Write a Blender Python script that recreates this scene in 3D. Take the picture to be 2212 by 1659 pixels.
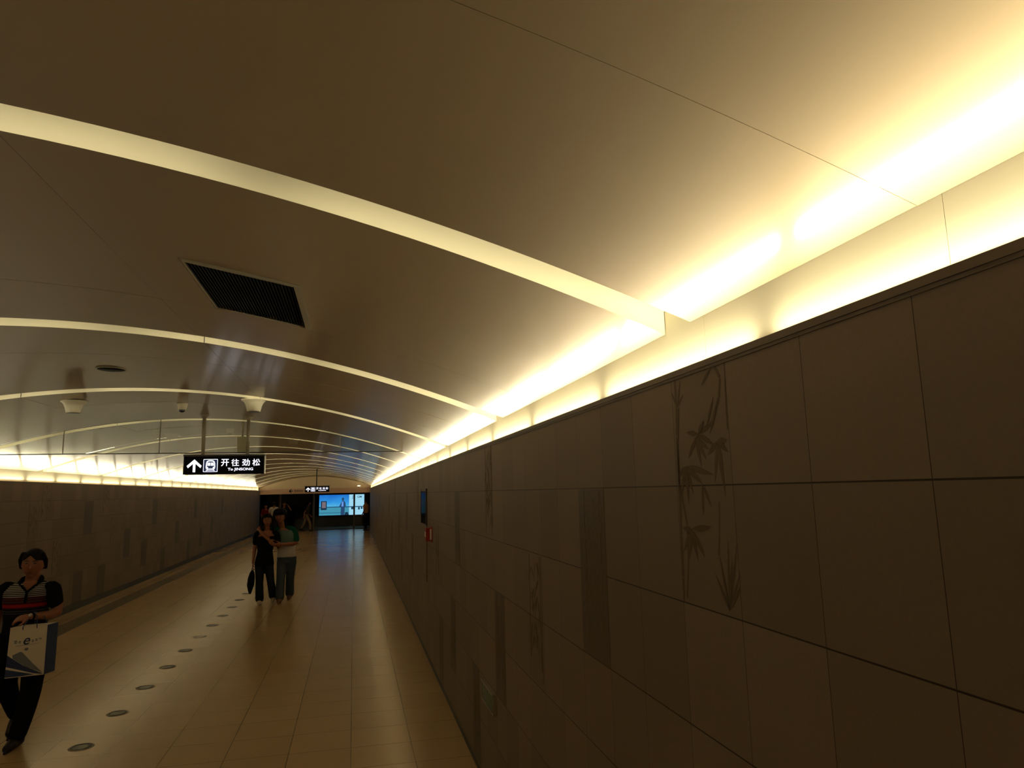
import bpy, bmesh, math, random
from mathutils import Vector, Matrix
random.seed(7)
PI = math.pi
scene = bpy.context.scene
C = scene.collection
for o in list(bpy.data.objects):
    bpy.data.objects.remove(o)

# ------------------------------------------------------------------ camera
FPX, CX, CY = 1469.2, 1106.0, 829.5
yaw, pitch, roll = (math.radians(a) for a in (13.1425, 8.9172, -1.2593))
EYE = Vector((0, 0, 2.0))
_f = Vector((math.sin(yaw) * math.cos(pitch), math.cos(yaw) * math.cos(pitch), math.sin(pitch)))
_r = Vector((math.cos(yaw), -math.sin(yaw), 0))
_u = _r.cross(_f)
CR = _r * math.cos(roll) + _u * math.sin(roll)
CU = -_r * math.sin(roll) + _u * math.cos(roll)
CF = _f
cam = bpy.data.cameras.new('camera')
cam_o = bpy.data.objects.new('camera', cam)
C.objects.link(cam_o)
cam_o.matrix_world = Matrix(((CR.x, CU.x, -CF.x, EYE.x), (CR.y, CU.y, -CF.y, EYE.y), (CR.z, CU.z, -CF.z, EYE.z), (0, 0, 0, 1)))
cam.sensor_fit = 'HORIZONTAL'
cam.sensor_width = 36.0
cam.lens = 36.0 * FPX / 2212.0
cam.clip_start = 0.02
scene.camera = cam_o

# ------------------------------------------------------------------ world, exposure
w = bpy.data.worlds.new('world')
scene.world = w
w.use_nodes = True
w.node_tree.nodes['Background'].inputs[0].default_value = (0.0, 0.0, 0.0, 1)
w.node_tree.nodes['Background'].inputs[1].default_value = 0.0
vs = scene.view_settings
vs.view_transform = 'Standard'
vs.look = 'None'
vs.exposure = 0.0
vs.gamma = 1.0
vs.use_curve_mapping = False
scene.cycles.max_bounces = 10
scene.cycles.diffuse_bounces = 5
scene.cycles.glossy_bounces = 5
scene.cycles.transparent_max_bounces = 12
scene.cycles.sample_clamp_indirect = 6.0
scene.cycles.use_denoising = True

# ------------------------------------------------------------------ key dimensions (metres)
XR, XL = 0.9136, -5.0            # wall faces
ZR, ZL = 2.334, 2.305            # wall tops
BR, BL = 0.968, -5.06            # recessed cream bands behind the wall tops
VC, VZ, VK = -2.046, 3.065, 0.0640   # vault: centre, crown, curvature
Y0, Y1, YV = -8.0, 40.0, 39.3    # tunnel start, end, end of lit vault
SLOTS = [-6.5, -3.72, -0.95, 1.796, 4.43, 7.17, 9.95, 12.7, 15.5, 18.2, 20.95, 23.7, 26.45, 29.2, 31.95, 34.7, 37.4]
SW = 0.21                        # slot width


def vz(x):
    return VZ - VK * (x - VC) ** 2


def ray(px, py):
    return CR * ((px - CX) / FPX) - CU * ((py - CY) / FPX) + CF


def at_y(px, py, y):
    d = ray(px, py)
    return EYE + d * (y / d.y)


def at_x(px, py, x):
    d = ray(px, py)
    return EYE + d * (x / d.x)


# ------------------------------------------------------------------ cove lamps
COVE_COL = (1.0, 0.92, 0.64)
COVE_W, SLOT_W = 6.9, 0.8


def strip_light(loc, direc, along, length, width, power, col=COVE_COL):
    l = bpy.data.lights.new('cove_lamp', 'AREA')
    l.shape = 'RECTANGLE'
    l.size, l.size_y = length, width
    l.energy = power
    l.color = col
    o = bpy.data.objects.new('cove_lamp', l)
    C.objects.link(o)
    z = -Vector(direc).normalized()
    x = Vector(along).normalized()
    y = z.cross(x)
    o.matrix_world = Matrix(((x.x, y.x, z.x, loc[0]), (x.y, y.y, z.y, loc[1]), (x.z, y.z, z.z, loc[2]), (0, 0, 0, 1)))


g = 4.79 - 1.12 * 11
while g < YV - 0.5:
    strip_light((0.945, g + 0.56, ZR - 0.004), (-1.0, 0, 1), (0, 1, 0), 1.035, 0.022, COVE_W)
    g += 1.12
g = 13.43 - 1.13 * 18
while g < YV - 0.5:
    strip_light((-5.032, g + 0.565, ZL - 0.004), (1.0, 0, 1), (0, 1, 0), 1.0, 0.022, COVE_W)
    g += 1.13
for s in SLOTS:
    n = 5
    seg = 5.9 / n
    for i in range(n):
        xc = VC + (i - (n - 1) / 2) * seg
        sl = -2 * VK * (xc - VC)
        strip_light((xc, s - 0.05, vz(xc) + 0.034), (0, 1, 0.35), (1, 0, sl), seg * 0.86, 0.012, SLOT_W)


# ------------------------------------------------------------------ materials
def nodes_of(m):
    m.use_nodes = True
    return m.node_tree.nodes, m.node_tree.links, m.node_tree.nodes['Principled BSDF']


def mat(name, col, rough=0.5, metal=0.0, spec=0.5, vary=0.12, scale=8.0, emit=None, strength=0.0, coat=0.0):
    m = bpy.data.materials.new(name)
    N, L, b = nodes_of(m)
    b.inputs['Roughness'].default_value = rough
    b.inputs['Metallic'].default_value = metal
    b.inputs['Specular IOR Level'].default_value = spec
    b.inputs['Coat Weight'].default_value = coat
    if vary > 0:
        tc = N.new('ShaderNodeTexCoord')
        nz = N.new('ShaderNodeTexNoise')
        nz.inputs['Scale'].default_value = scale
        nz.inputs['Detail'].default_value = 4
        mx = N.new('ShaderNodeMix')
        mx.data_type = 'RGBA'
        mx.inputs['A'].default_value = tuple(c * (1 - vary) for c in col) + (1,)
        mx.inputs['B'].default_value = tuple(min(1, c * (1 + vary)) for c in col) + (1,)
        L.new(tc.outputs['Object'], nz.inputs['Vector'])
        L.new(nz.outputs['Fac'], mx.inputs['Factor'])
        L.new(mx.outputs['Result'], b.inputs['Base Color'])
    else:
        b.inputs['Base Color'].default_value = tuple(col) + (1,)
    if emit:
        b.inputs['Emission Color'].default_value = tuple(emit) + (1,)
        b.inputs['Emission Strength'].default_value = strength
    return m


def thin_glass(name, tint, rough=0.02, gain=1.0):
    m = bpy.data.materials.new(name)
    m.use_nodes = True
    N, L = m.node_tree.nodes, m.node_tree.links
    N.remove(N['Principled BSDF'])
    out = N['Material Output']
    tr = N.new('ShaderNodeBsdfTransparent')
    tr.inputs[0].default_value = tuple(tint) + (1,)
    gl = N.new('ShaderNodeBsdfGlossy')
    gl.inputs['Roughness'].default_value = rough
    fr = N.new('ShaderNodeFresnel')
    fr.inputs[0].default_value = 1.5
    mu = N.new('ShaderNodeMath')
    mu.operation = 'MULTIPLY'
    mu.inputs[1].default_value = gain
    mu.use_clamp = True
    mx = N.new('ShaderNodeMixShader')
    L.new(fr.outputs[0], mu.inputs[0])
    L.new(mu.outputs[0], mx.inputs[0])
    L.new(tr.outputs[0], mx.inputs[1])
    L.new(gl.outputs[0], mx.inputs[2])
    L.new(mx.outputs[0], out.inputs[0])
    return m


def joint_lines(N, L, src, off, step, half):
    """1 on a joint line repeating every `step` along the scalar `src`."""
    a = N.new('ShaderNodeMath'); a.operation = 'SUBTRACT'; a.inputs[1].default_value = off
    b = N.new('ShaderNodeMath'); b.operation = 'PINGPONG'; b.inputs[1].default_value = step / 2
    c = N.new('ShaderNodeMath'); c.operation = 'LESS_THAN'; c.inputs[1].default_value = half
    L.new(src, a.inputs[0]); L.new(a.outputs[0], b.inputs[0]); L.new(b.outputs[0], c.inputs[0])
    return c.outputs[0]


def stone(name, colA, colB, joints, rough, joint_col, spec=0.5, per_tile=None, spread=0.12):
    """Fine-grained stone with joint lines. joints: list of (axis, offset, step, half width)."""
    m = bpy.data.materials.new(name)
    N, L, b = nodes_of(m)
    tc = N.new('ShaderNodeTexCoord')
    sp = N.new('ShaderNodeSeparateXYZ')
    L.new(tc.outputs['Object'], sp.inputs[0])
    n1 = N.new('ShaderNodeTexNoise'); n1.inputs['Scale'].default_value = 90; n1.inputs['Detail'].default_value = 6
    n2 = N.new('ShaderNodeTexNoise'); n2.inputs['Scale'].default_value = 2.5; n2.inputs['Detail'].default_value = 3
    L.new(tc.outputs['Object'], n1.inputs['Vector']); L.new(tc.outputs['Object'], n2.inputs['Vector'])
    ad = N.new('ShaderNodeMath'); ad.operation = 'ADD'
    hv = N.new('ShaderNodeMath'); hv.operation = 'MULTIPLY'; hv.inputs[1].default_value = 0.5
    L.new(n1.outputs['Fac'], ad.inputs[0]); L.new(n2.outputs['Fac'], ad.inputs[1]); L.new(ad.outputs[0], hv.inputs[0])
    mx = N.new('ShaderNodeMix'); mx.data_type = 'RGBA'
    mx.inputs['A'].default_value = colA + (1,); mx.inputs['B'].default_value = colB + (1,)
    L.new(hv.outputs[0], mx.inputs['Factor'])
    col = mx.outputs['Result']
    if per_tile:                       # each slab cut from a slightly different block
        comb = N.new('ShaderNodeCombineXYZ')
        for k, (ax, off, step) in enumerate(per_tile):
            s1 = N.new('ShaderNodeMath'); s1.operation = 'SUBTRACT'; s1.inputs[1].default_value = off
            s2 = N.new('ShaderNodeMath'); s2.operation = 'DIVIDE'; s2.inputs[1].default_value = step
            s3 = N.new('ShaderNodeMath'); s3.operation = 'FLOOR'
            L.new(sp.outputs[ax], s1.inputs[0]); L.new(s1.outputs[0], s2.inputs[0]); L.new(s2.outputs[0], s3.inputs[0])
            L.new(s3.outputs[0], comb.inputs[k])
        wn = N.new('ShaderNodeTexWhiteNoise'); wn.noise_dimensions = '3D'
        L.new(comb.outputs[0], wn.inputs['Vector'])
        mr = N.new('ShaderNodeMapRange'); mr.inputs['To Min'].default_value = 1 - spread; mr.inputs['To Max'].default_value = 1 + spread
        L.new(wn.outputs['Value'], mr.inputs['Value'])
        vm = N.new('ShaderNodeMix'); vm.data_type = 'RGBA'; vm.blend_type = 'MULTIPLY'; vm.inputs['Factor'].default_value = 1
        L.new(col, vm.inputs['A']); L.new(mr.outputs[0], vm.inputs['B'])
        col = vm.outputs['Result']
    line = None
    for ax, off, step, half in joints:
        o = joint_lines(N, L, sp.outputs[ax], off, step, half)
        if line is None:
            line = o
        else:
            m2 = N.new('ShaderNodeMath'); m2.operation = 'MAXIMUM'
            L.new(line, m2.inputs[0]); L.new(o, m2.inputs[1]); line = m2.outputs[0]
    if line is not None:
        jm = N.new('ShaderNodeMix'); jm.data_type = 'RGBA'
        jm.inputs['B'].default_value = joint_col + (1,)
        L.new(line, jm.inputs['Factor']); L.new(col, jm.inputs['A'])
        col = jm.outputs['Result']
        bp = N.new('ShaderNodeBump'); bp.inputs['Strength'].default_value = 0.08; bp.inputs['Distance'].default_value = 0.002; bp.invert = True
        L.new(line, bp.inputs['Height']); L.new(bp.outputs[0], b.inputs['Normal'])
    L.new(col, b.inputs['Base Color'])
    rr = N.new('ShaderNodeMapRange'); rr.inputs['To Min'].default_value = rough * 0.95; rr.inputs['To Max'].default_value = rough * 1.05
    L.new(n2.outputs['Fac'], rr.inputs['Value']); L.new(rr.outputs[0], b.inputs['Roughness'])
    b.inputs['Specular IOR Level'].default_value = spec
    return m


M = {}
M['wall'] = stone('wall_stone', (0.165, 0.122, 0.084), (0.225, 0.170, 0.120),
                  [('Y', 0.932, 0.3015, 0.0009), ('Z', 2.003, 0.3235, 0.0018)], 0.55, (0.02, 0.014, 0.008),
                  per_tile=[('Y', 0.932, 0.3015), ('Z', 2.003, 0.3235)], spec=0.3)
M['wall_dark'] = mat('dark_wall_stone', (0.105, 0.076, 0.052), 0.5, spec=0.3, scale=60)
M['engrave'] = mat('engraved_line', (0.122, 0.090, 0.062), 0.7, spec=0.2)
M['engrave_light'] = mat('engraved_line_pale', (0.16, 0.12, 0.085), 0.6, spec=0.2)
M['floor'] = stone('floor_granite', (0.42, 0.29, 0.14), (0.50, 0.35, 0.18),
                   [('X', 0.007, 0.4765, 0.0024), ('Y', 0.30, 0.436, 0.0018)], 0.21, (0.10, 0.065, 0.03),
                   per_tile=[('X', 0.007, 0.4765), ('Y', 0.30, 0.436)], spec=0.5, spread=0.03)
M['floor_dark'] = mat('dark_granite', (0.11, 0.085, 0.05), 0.4, scale=60)
M['base'] = mat('black_skirting_and_gap', (0.02, 0.017, 0.012), 0.5)  # left skirting, and the dark of the shadow gap on the right
M['ceil'] = mat('satin_ceiling_panel', (0.37, 0.275, 0.16), 0.50, metal=0.45, spec=0.5, vary=0.03, scale=3, coat=0.75)
M['ceil'].node_tree.nodes['Principled BSDF'].inputs['Coat Roughness'].default_value = 0.16
M['cream'] = mat('cream_paint', (0.74, 0.68, 0.50), 0.6, vary=0.03, scale=3)
M['plaster'] = mat('beige_plaster', (0.78, 0.62, 0.38), 0.7, vary=0.06, scale=2)
M['header'] = mat('beige_header_panel', (0.72, 0.48, 0.33), 0.5, vary=0.08, scale=3)
M['trim'] = mat('brown_trim', (0.13, 0.09, 0.055), 0.5)
M['black'] = mat('black_plastic', (0.004, 0.004, 0.006), 0.6, spec=0.1)
M['pole'] = mat('grey_pole', (0.30, 0.25, 0.16), 0.45, vary=0.05)
M['gap'] = mat('dark_recess', (0.01, 0.008, 0.006), 0.8)
M['steel'] = mat('brushed_steel', (0.55, 0.52, 0.46), 0.3, metal=1.0, vary=0.05)
M['darkmetal'] = mat('dark_metal', (0.06, 0.05, 0.04), 0.45, metal=0.6)
M['red'] = mat('red_enamel', (0.28, 0.010, 0.006), 0.5)
M['lampglass'] = mat('green_lamp_glass', (0.10, 0.11, 0.075), 0.3, spec=0.25)
M['lampring'] = mat('worn_steel', (0.20, 0.17, 0.12), 0.4, metal=0.7)
M['glass'] = thin_glass('clear_glass', (0.92, 0.93, 0.89), 0.01, 1.6)
M['darkglass'] = thin_glass('platform_glass', (0.86, 0.90, 0.92), 0.02, 0.7)
M['mirrorglass'] = mat('dark_glass_panel', (0.012, 0.014, 0.018), 0.08, spec=0.8, vary=0)
M['lit'] = mat('lit_white', (0.8, 0.8, 0.8), 0.4, vary=0, emit=(0.84, 0.86, 1.0), strength=1.5)
M['litblue'] = mat('lit_navy', (0.02, 0.03, 0.06), 0.4, vary=0, emit=(0.02, 0.035, 0.09), strength=0.6)


# ------------------------------------------------------------------ mesh helpers
class MB:
    def __init__(s):
        s.v, s.f, s.sm = [], [], []

    def add(s, verts, faces, smooth=False):
        b = len(s.v)
        s.v += [tuple(p) for p in verts]
        s.f += [tuple(b + i for i in q) for q in faces]
        s.sm += [smooth] * len(faces)

    def box(s, a, b):
        (x0, y0, z0), (x1, y1, z1) = a, b
        s.add([(x0, y0, z0), (x1, y0, z0), (x1, y1, z0), (x0, y1, z0), (x0, y0, z1), (x1, y0, z1), (x1, y1, z1), (x0, y1, z1)],
              [(0, 3, 2, 1), (4, 5, 6, 7), (0, 1, 5, 4), (1, 2, 6, 5), (2, 3, 7, 6), (3, 0, 4, 7)])

    def hexa(s, p):
        s.add(p, [(0, 3, 2, 1), (4, 5, 6, 7), (0, 1, 5, 4), (1, 2, 6, 5), (2, 3, 7, 6), (3, 0, 4, 7)])

    def prism(s, poly, d):
        """polygon (list of 3D points) extruded by vector d."""
        n = len(poly)
        top = [tuple(Vector(p) + Vector(d)) for p in poly]
        s.add(list(poly) + top, [tuple(range(n - 1, -1, -1)), tuple(range(n, 2 * n))] +
              [(i, (i + 1) % n, n + (i + 1) % n, n + i) for i in range(n)])

    def ring(s, outer, inner, d):
        n = len(outer)
        D = Vector(d)
        V = [Vector(p) for p in outer] + [Vector(p) for p in inner]
        V += [p + D for p in V]
        F = []
        for i in range(n):
            j = (i + 1) % n
            F += [(i, j, n + j, n + i), (2 * n + i, 3 * n + i, 3 * n + j, 2 * n + j),
                  (i, 2 * n + i, 2 * n + j, j), (n + i, n + j, 3 * n + j, 3 * n + i)]
        s.add([tuple(p) for p in V], F)

    def tube(s, pts, rad, n=12, smooth=True, dome=True):
        pts = [Vector(p) for p in pts]
        rad = [rad] * len(pts) if isinstance(rad, (int, float)) else list(rad)
        if dome:                       # rounded ends
            a = (pts[0] - pts[1]).normalized(); b = (pts[-1] - pts[-2]).normalized()
            h0, h1 = [], []
            for t in (0.95, 0.75, 0.4):
                h0.append((pts[0] + a * rad[0] * t, rad[0] * math.sqrt(1 - t * t)))
                h1.append((pts[-1] + b * rad[-1] * t, rad[-1] * math.sqrt(1 - t * t)))
            pts = [p for p, _ in h0] + pts + [p for p, _ in reversed(h1)]
            rad = [r for _, r in h0] + rad + [r for _, r in reversed(h1)]
        V, F = [], []
        up = None
        for i, p in enumerate(pts):
            t = (pts[min(i + 1, len(pts) - 1)] - pts[max(i - 1, 0)]).normalized()
            if up is None:
                up = Vector((0, 0, 1)) if abs(t.z) < 0.9 else Vector((0, 1, 0))
            x = t.cross(up).normalized()
            up = x.cross(t).normalized()
            for k in range(n):
                a = 2 * PI * k / n
                V.append(p + (x * math.cos(a) + up * math.sin(a)) * rad[i])
        for i in range(len(pts) - 1):
            for k in range(n):
                j = (k + 1) % n
                F.append((i * n + k, i * n + j, (i + 1) * n + j, (i + 1) * n + k))
        F.append(tuple(range(n - 1, -1, -1)))
        m = (len(pts) - 1) * n
        F.append(tuple(m + k for k in range(n)))
        s.add(V, F, smooth)

    def lathe(s, c, prof, n=32, smooth=True):
        """profile of (radius, z) about the vertical through c, closed with caps."""
        V, F = [], []
        for r, z in prof:
            for k in range(n):
                a = 2 * PI * k / n
                V.append((c[0] + r * math.cos(a), c[1] + r * math.sin(a), c[2] + z))
        for i in range(len(prof) - 1):
            for k in range(n):
                j = (k + 1) % n
                F.append((i * n + k, i * n + j, (i + 1) * n + j, (i + 1) * n + k))
        F.append(tuple(range(n - 1, -1, -1)))
        m = (len(prof) - 1) * n
        F.append(tuple(m + k for k in range(n)))
        s.add(V, F, smooth)

    def loft(s, secs, n=24, rot=0.0, smooth=True, p=2.2):
        """stack of super-ellipses (cx, cy, cz, rx, ry), turned by rot about z."""
        V, F = [], []
        ca, sa = math.cos(rot), math.sin(rot)
        for cx, cy, cz, rx, ry in secs:
            for k in range(n):
                a = 2 * PI * k / n
                c, d = math.cos(a), math.sin(a)
                x = rx * math.copysign(abs(c) ** (2 / p), c)
                y = ry * math.copysign(abs(d) ** (2 / p), d)
                V.append((cx + x * ca - y * sa, cy + x * sa + y * ca, cz))
        for i in range(len(secs) - 1):
            for k in range(n):
                j = (k + 1) % n
                F.append((i * n + k, i * n + j, (i + 1) * n + j, (i + 1) * n + k))
        F.append(tuple(range(n - 1, -1, -1)))
        m = (len(secs) - 1) * n
        F.append(tuple(m + k for k in range(n)))
        s.add(V, F, smooth)

    def ball(s, c, r, n=20, m=12, rot=None, fn=None):
        V = []
        R = rot or Matrix.Identity(3)
        for i in range(m + 1):
            th = PI * i / m
            for k in range(n):
                ph = 2 * PI * k / n
                d = Vector((math.sin(th) * math.cos(ph), math.sin(th) * math.sin(ph), math.cos(th)))
                q = Vector((d.x * r[0], d.y * r[1], d.z * r[2]))
                if fn:
                    q = fn(q, d)
                V.append(Vector(c) + R @ q)
        F = []
        for i in range(m):
            for k in range(n):
                j = (k + 1) % n
                F.append((i * n + k, (i + 1) * n + k, (i + 1) * n + j, i * n + j))
        s.add(V, F, True)

    def build(s, name, m, parent=None, off=None, remesh=0.0, smooth_it=0, merge=True):
        off = Vector(off) if off is not None else (Vector(parent.location) if parent is not None and parent.parent is None else
                                                   (Vector(parent.parent.location) if parent is not None else Vector((0, 0, 0))))
        me = bpy.data.meshes.new(name)
        me.from_pydata([tuple(Vector(p) - off) for p in s.v], [], s.f)
        me.polygons.foreach_set('use_smooth', s.sm)
        me.materials.append(m)
        bm = bmesh.new(); bm.from_mesh(me)
        if merge:
            bmesh.ops.remove_doubles(bm, verts=bm.verts, dist=1e-6)
        bmesh.ops.recalc_face_normals(bm, faces=bm.faces)
        bm.to_mesh(me); bm.free()
        o = bpy.data.objects.new(name, me)
        C.objects.link(o)
        if remesh:
            md = o.modifiers.new('r', 'REMESH'); md.mode = 'VOXEL'; md.voxel_size = remesh; md.use_smooth_shade = True
            if smooth_it:
                sm = o.modifiers.new('s', 'SMOOTH'); sm.iterations = smooth_it; sm.factor = 0.5
            dg = bpy.context.evaluated_depsgraph_get()
            m2 = bpy.data.meshes.new_from_object(o.evaluated_get(dg))
            o.modifiers.clear()
            o.data = m2
            bpy.data.meshes.remove(me)
            m2.name = name
            if not m2.materials:
                m2.materials.append(m)
        if parent is not None:
            o.parent = parent
        return o


def tag(o, label, cat, group=None, kind=None):
    o['label'] = label
    o['category'] = cat
    if group:
        o['group'] = group
    if kind:
        o['kind'] = kind
    return o


def thing(name, label, cat, loc, group=None, kind=None):
    o = bpy.data.objects.new(name, None)
    o.empty_display_size = 0.1
    C.objects.link(o)
    o.location = loc
    return tag(o, label, cat, group, kind)


def copy_tree(o, parent=None):
    c = o.copy()
    C.objects.link(c)
    if parent is not None:
        c.parent = parent
    for ch in list(o.children):
        copy_tree(ch, c)
    return c


# ------------------------------------------------------------------ the tunnel shell
b = MB(); b.box((-5.3, Y0, -0.08), (1.2, 47.0, 0.0))
tag(b.build('floor', M['floor']), 'polished tan granite tile floor of the passage', 'floor', kind='structure')
b = MB(); b.box((-4.60, Y0, 0.0), (-4.27, Y1, 0.003))
tag(b.build('trim_1', M['floor_dark']), 'dark granite strip set in the floor along the left wall', 'floor strip', kind='structure')

b = MB(); b.box((XR, Y0, 0.0), (XR + 0.012, Y1, ZR)); b.box((XR + 0.012, Y0, 2.27), (BR + 0.012, YV, 2.285))
wall_r = tag(b.build('wall_right', M['wall']), 'brown stone panel wall along the right side', 'wall', kind='structure')
b = MB(); b.box((XL - 0.012, Y0, 0.0), (XL, Y1, ZL)); b.box((BL - 0.012, Y0, 2.24), (XL - 0.012, YV, 2.255))
wall_l = tag(b.build('wall_left', M['wall']), 'brown stone panel wall along the left side', 'wall', kind='structure')
b = MB(); b.box((XR - 0.004, Y0, 0.0), (XR - 0.0002, Y1, 0.04))  # black strip put in for the shadow gap at the wall foot
tag(b.build('shadow_gap_right', M['base']), 'thin black strip for the shadow gap under the right wall', 'skirting', kind='structure')
b = MB(); b.box((XL + 0.0002, Y0, 0.0), (XL + 0.012, Y1, 0.115))
tag(b.build('baseboard_left', M['base']), 'black skirting under the left wall', 'skirting', kind='structure')
b = MB(); b.box((XR - 0.006, Y0, ZR - 0.016), (XR - 0.0002, Y1, ZR + 0.001)); b.box((XR - 0.003, Y0, ZR - 0.024), (XR - 0.0002, Y1, ZR - 0.016))
tag(b.build('trim_2', M['trim']), 'brown metal capping along the top of the right wall', 'trim', kind='structure')
b = MB(); b.box((XL + 0.0002, Y0, ZL - 0.016), (XL + 0.006, Y1, ZL + 0.001))
tag(b.build('trim_3', M['trim']), 'brown metal capping along the top of the left wall', 'trim', kind='structure')
# cream light bands recessed above the walls, one board per 2.8 m
b = MB()
y = Y0
for yy in [0.9, 1.72, 4.36, 7.1, 9.9, 12.9, 15.7, 18.5, 21.3, 24.0, 26.8, 29.6, 32.4, YV]:
    b.box((BR, y, 2.26), (BR + 0.012, yy - 0.0015, vz(BR) + 0.09)); y = yy
tag(b.build('trim_4', M['cream']), 'cream cove board above the right wall', 'cove', kind='structure')
b = MB(); b.box((BL - 0.012, Y0, 2.24), (BL, YV, vz(BL) + 0.09))
tag(b.build('trim_5', M['cream']), 'cream cove board above the left wall', 'cove', kind='structure')

# vault: thin curved panels between the light slots
edges = []
for i, s in enumerate(SLOTS):
    edges.append((SLOTS[i - 1] + (SW if i != 4 else .168) if i else Y0, s))
edges.append((SLOTS[-1] + SW, YV))
VENT = (-0.70, -0.225, 2.83, 3.61)        # opening for the grille in the vault
b = MB()
rnd = random.Random(3)
G = 0.0010


def panel(x0, x1, y0, y1, dz0, dz1, n):
    xs = [x0 + (x1 - x0) * i / n for i in range(n + 1)]
    lo = [(x, y0, vz(x) + dz0) for x in xs] + [(x, y1, vz(x) + dz1) for x in xs]
    hi = [(x, y, z + 0.012) for x, y, z in lo]
    m = n + 1
    b.add(lo, [(i, i + 1, m + i + 1, m + i) for i in range(n)], True)
    b.add(hi, [(i, m + i, m + i + 1, i + 1) for i in range(n)], True)
    ed = list(range(m)) + list(range(2 * m - 1, m - 1, -1))
    V = [lo[i] for i in ed] + [hi[i] for i in ed]
    k = len(ed)
    b.add(V, [(i, (i + 1) % k, k + (i + 1) % k, k + i) for i in range(k)])


XS = [BL + 0.001, VC - 1.09, VC + 1.09, BR - 0.001]
for y0, y1 in edges:
    L3 = (y1 - y0) / 3
    for j in range(3):
        a, c = y0 + L3 * j + (G if j else 0), y0 + L3 * (j + 1) - (G if j < 2 else 0)
        for q in range(3):
            t0, t1 = rnd.uniform(-0.0006, 0.0014), rnd.uniform(-0.0006, 0.0014)
            x0, x1 = XS[q] + (G if q else 0), XS[q + 1] - (G if q < 2 else 0)
            if q == 2 and a < VENT[2] + 0.05 < c and 2.0 < a < 4:
                # the panel that holds the grille, cut round the opening
                panel(x0, VENT[0], a, c, 0, 0, 6); panel(VENT[1], x1, a, c, 0, 0, 20)
                panel(VENT[0], VENT[1], a, VENT[2], 0, 0, 6)
            elif q == 2 and a < VENT[3] - 0.02 < c and 2.0 < a < 4:
                panel(x0, VENT[0], a, c, 0, 0, 6); panel(VENT[1], x1, a, c, 0, 0, 20)
                panel(VENT[0], VENT[1], VENT[3], c, 0, 0, 6)
            else:
                panel(x0, x1, a, c, t0, t1, 26)
tag(b.build('ceiling', M['ceil'], merge=False), 'satin bronze metal panels of the curved vault ceiling', 'ceiling', kind='structure')

# the lit slots: a cream liner that hides the lamps behind the near panel edge
for i, s in enumerate(SLOTS):
    b = MB()
    n = 60
    SW = 0.168 if i == 3 else 0.21
    prof = [(s - 0.004, 0.0125), (s - 0.085, 0.0125), (s - 0.085, 0.075), (s + SW - .0008, 0.075), (s + SW - .0008, 0.0003)]
    xs = [BL + 0.002 + (BR - BL - 0.004) * k / n for k in range(n + 1)]
    for (ya, za), (yb, zb) in zip(prof[:-1], prof[1:]):
        V = [(x, ya, vz(x) + za) for x in xs] + [(x, yb, vz(x) + zb) for x in xs]
        b.add(V, [(k, k + 1, n + 2 + k, n + 1 + k) for k in range(n)], True)
    o = b.build('trim_%d' % (6 + i), M['cream'])
    # dark joints where the liner boards meet
    jb = MB()
    for xj in (VC - 1.09, VC + 1.09):
        z = vz(xj)
        jb.box((xj - 0.002, s + SW - 0.003, z + 0.001), (xj + 0.002, s + SW - 0.0004, z + 0.05))
        jb.box((xj + 0.060, s + 0.03, z + 0.070), (xj + 0.064, s + SW - 0.004, z + 0.0742))
    jb.build('joint', M['gap'], o, off=(0, 0, 0))
    tag(o, 'lit cream slot across the vault, number %d from the near end' % (i + 1), 'light slot', 'lit slots across the vault', 'structure')

SW = 0.21
# plain plaster vault and end wall beyond the lit vault
b = MB()
xs = [XL - 0.06 + (XR - XL + 0.12) * k / 40 for k in range(41)]
lo = [(x, YV, vz(x) - 0.01) for x in xs] + [(x, Y1, vz(x) - 0.05) for x in xs]
b.add(lo, [(k, k + 1, 42 + k, 41 + k) for k in range(40)], True)
ZH0, ZH1 = 2.085, 2.375
poly = [(x, Y1, vz(x) - 0.05) for x in xs] + [(XR + 0.06, Y1, ZH1), (XL - 0.06, Y1, ZH1)]
b.prism(poly, (0, 0.1, 0))
b.box((BR - 0.03, YV, 2.26), (BR + 0.05, Y1, 2.5)); b.box((BL - 0.05, YV, 2.24), (BL + 0.03, Y1, 2.5))
tag(b.build('wall_end', M['plaster']), 'plain beige arched end wall above the header', 'wall', kind='structure')
b = MB(); b.box((XL - 0.1, Y1 - 0.12, ZH0), (XR + 0.1, Y1 + 0.05, ZH1 - .02)); b.box((XL - 0.1, Y1 - 0.08, ZH1 - .02), (XR + 0.1, Y1 + 0.05, ZH1)); b.box((XL - 0.1, Y1 - 0.16, ZH0), (XR + 0.1, Y1 - 0.12, ZH0 + .035))
hd = tag(b.build('lintel', M['header']), 'beige header beam over the opening to the platform', 'beam', kind='structure')
arr = MB()
p = at_y(628, 1061, Y1 - 0.12)
q = 0.11
arr.prism([(p.x - q, Y1 - 0.121, p.z), (p.x + .2 * q, Y1 - 0.121, p.z + q), (p.x + .55 * q, Y1 - 0.121, p.z + q), (p.x - .2 * q, Y1 - 0.121, p.z + .2 * q), (p.x + q, Y1 - 0.121, p.z + .2 * q),
           (p.x + q, Y1 - 0.121, p.z - .2 * q), (p.x - .2 * q, Y1 - 0.121, p.z - .2 * q), (p.x + .55 * q, Y1 - 0.121, p.z - q), (p.x + .2 * q, Y1 - 0.121, p.z - q)], (0, -0.004, 0))
arr.build('printed_arrow', M['black'], hd, off=(0, 0, 0))
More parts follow.
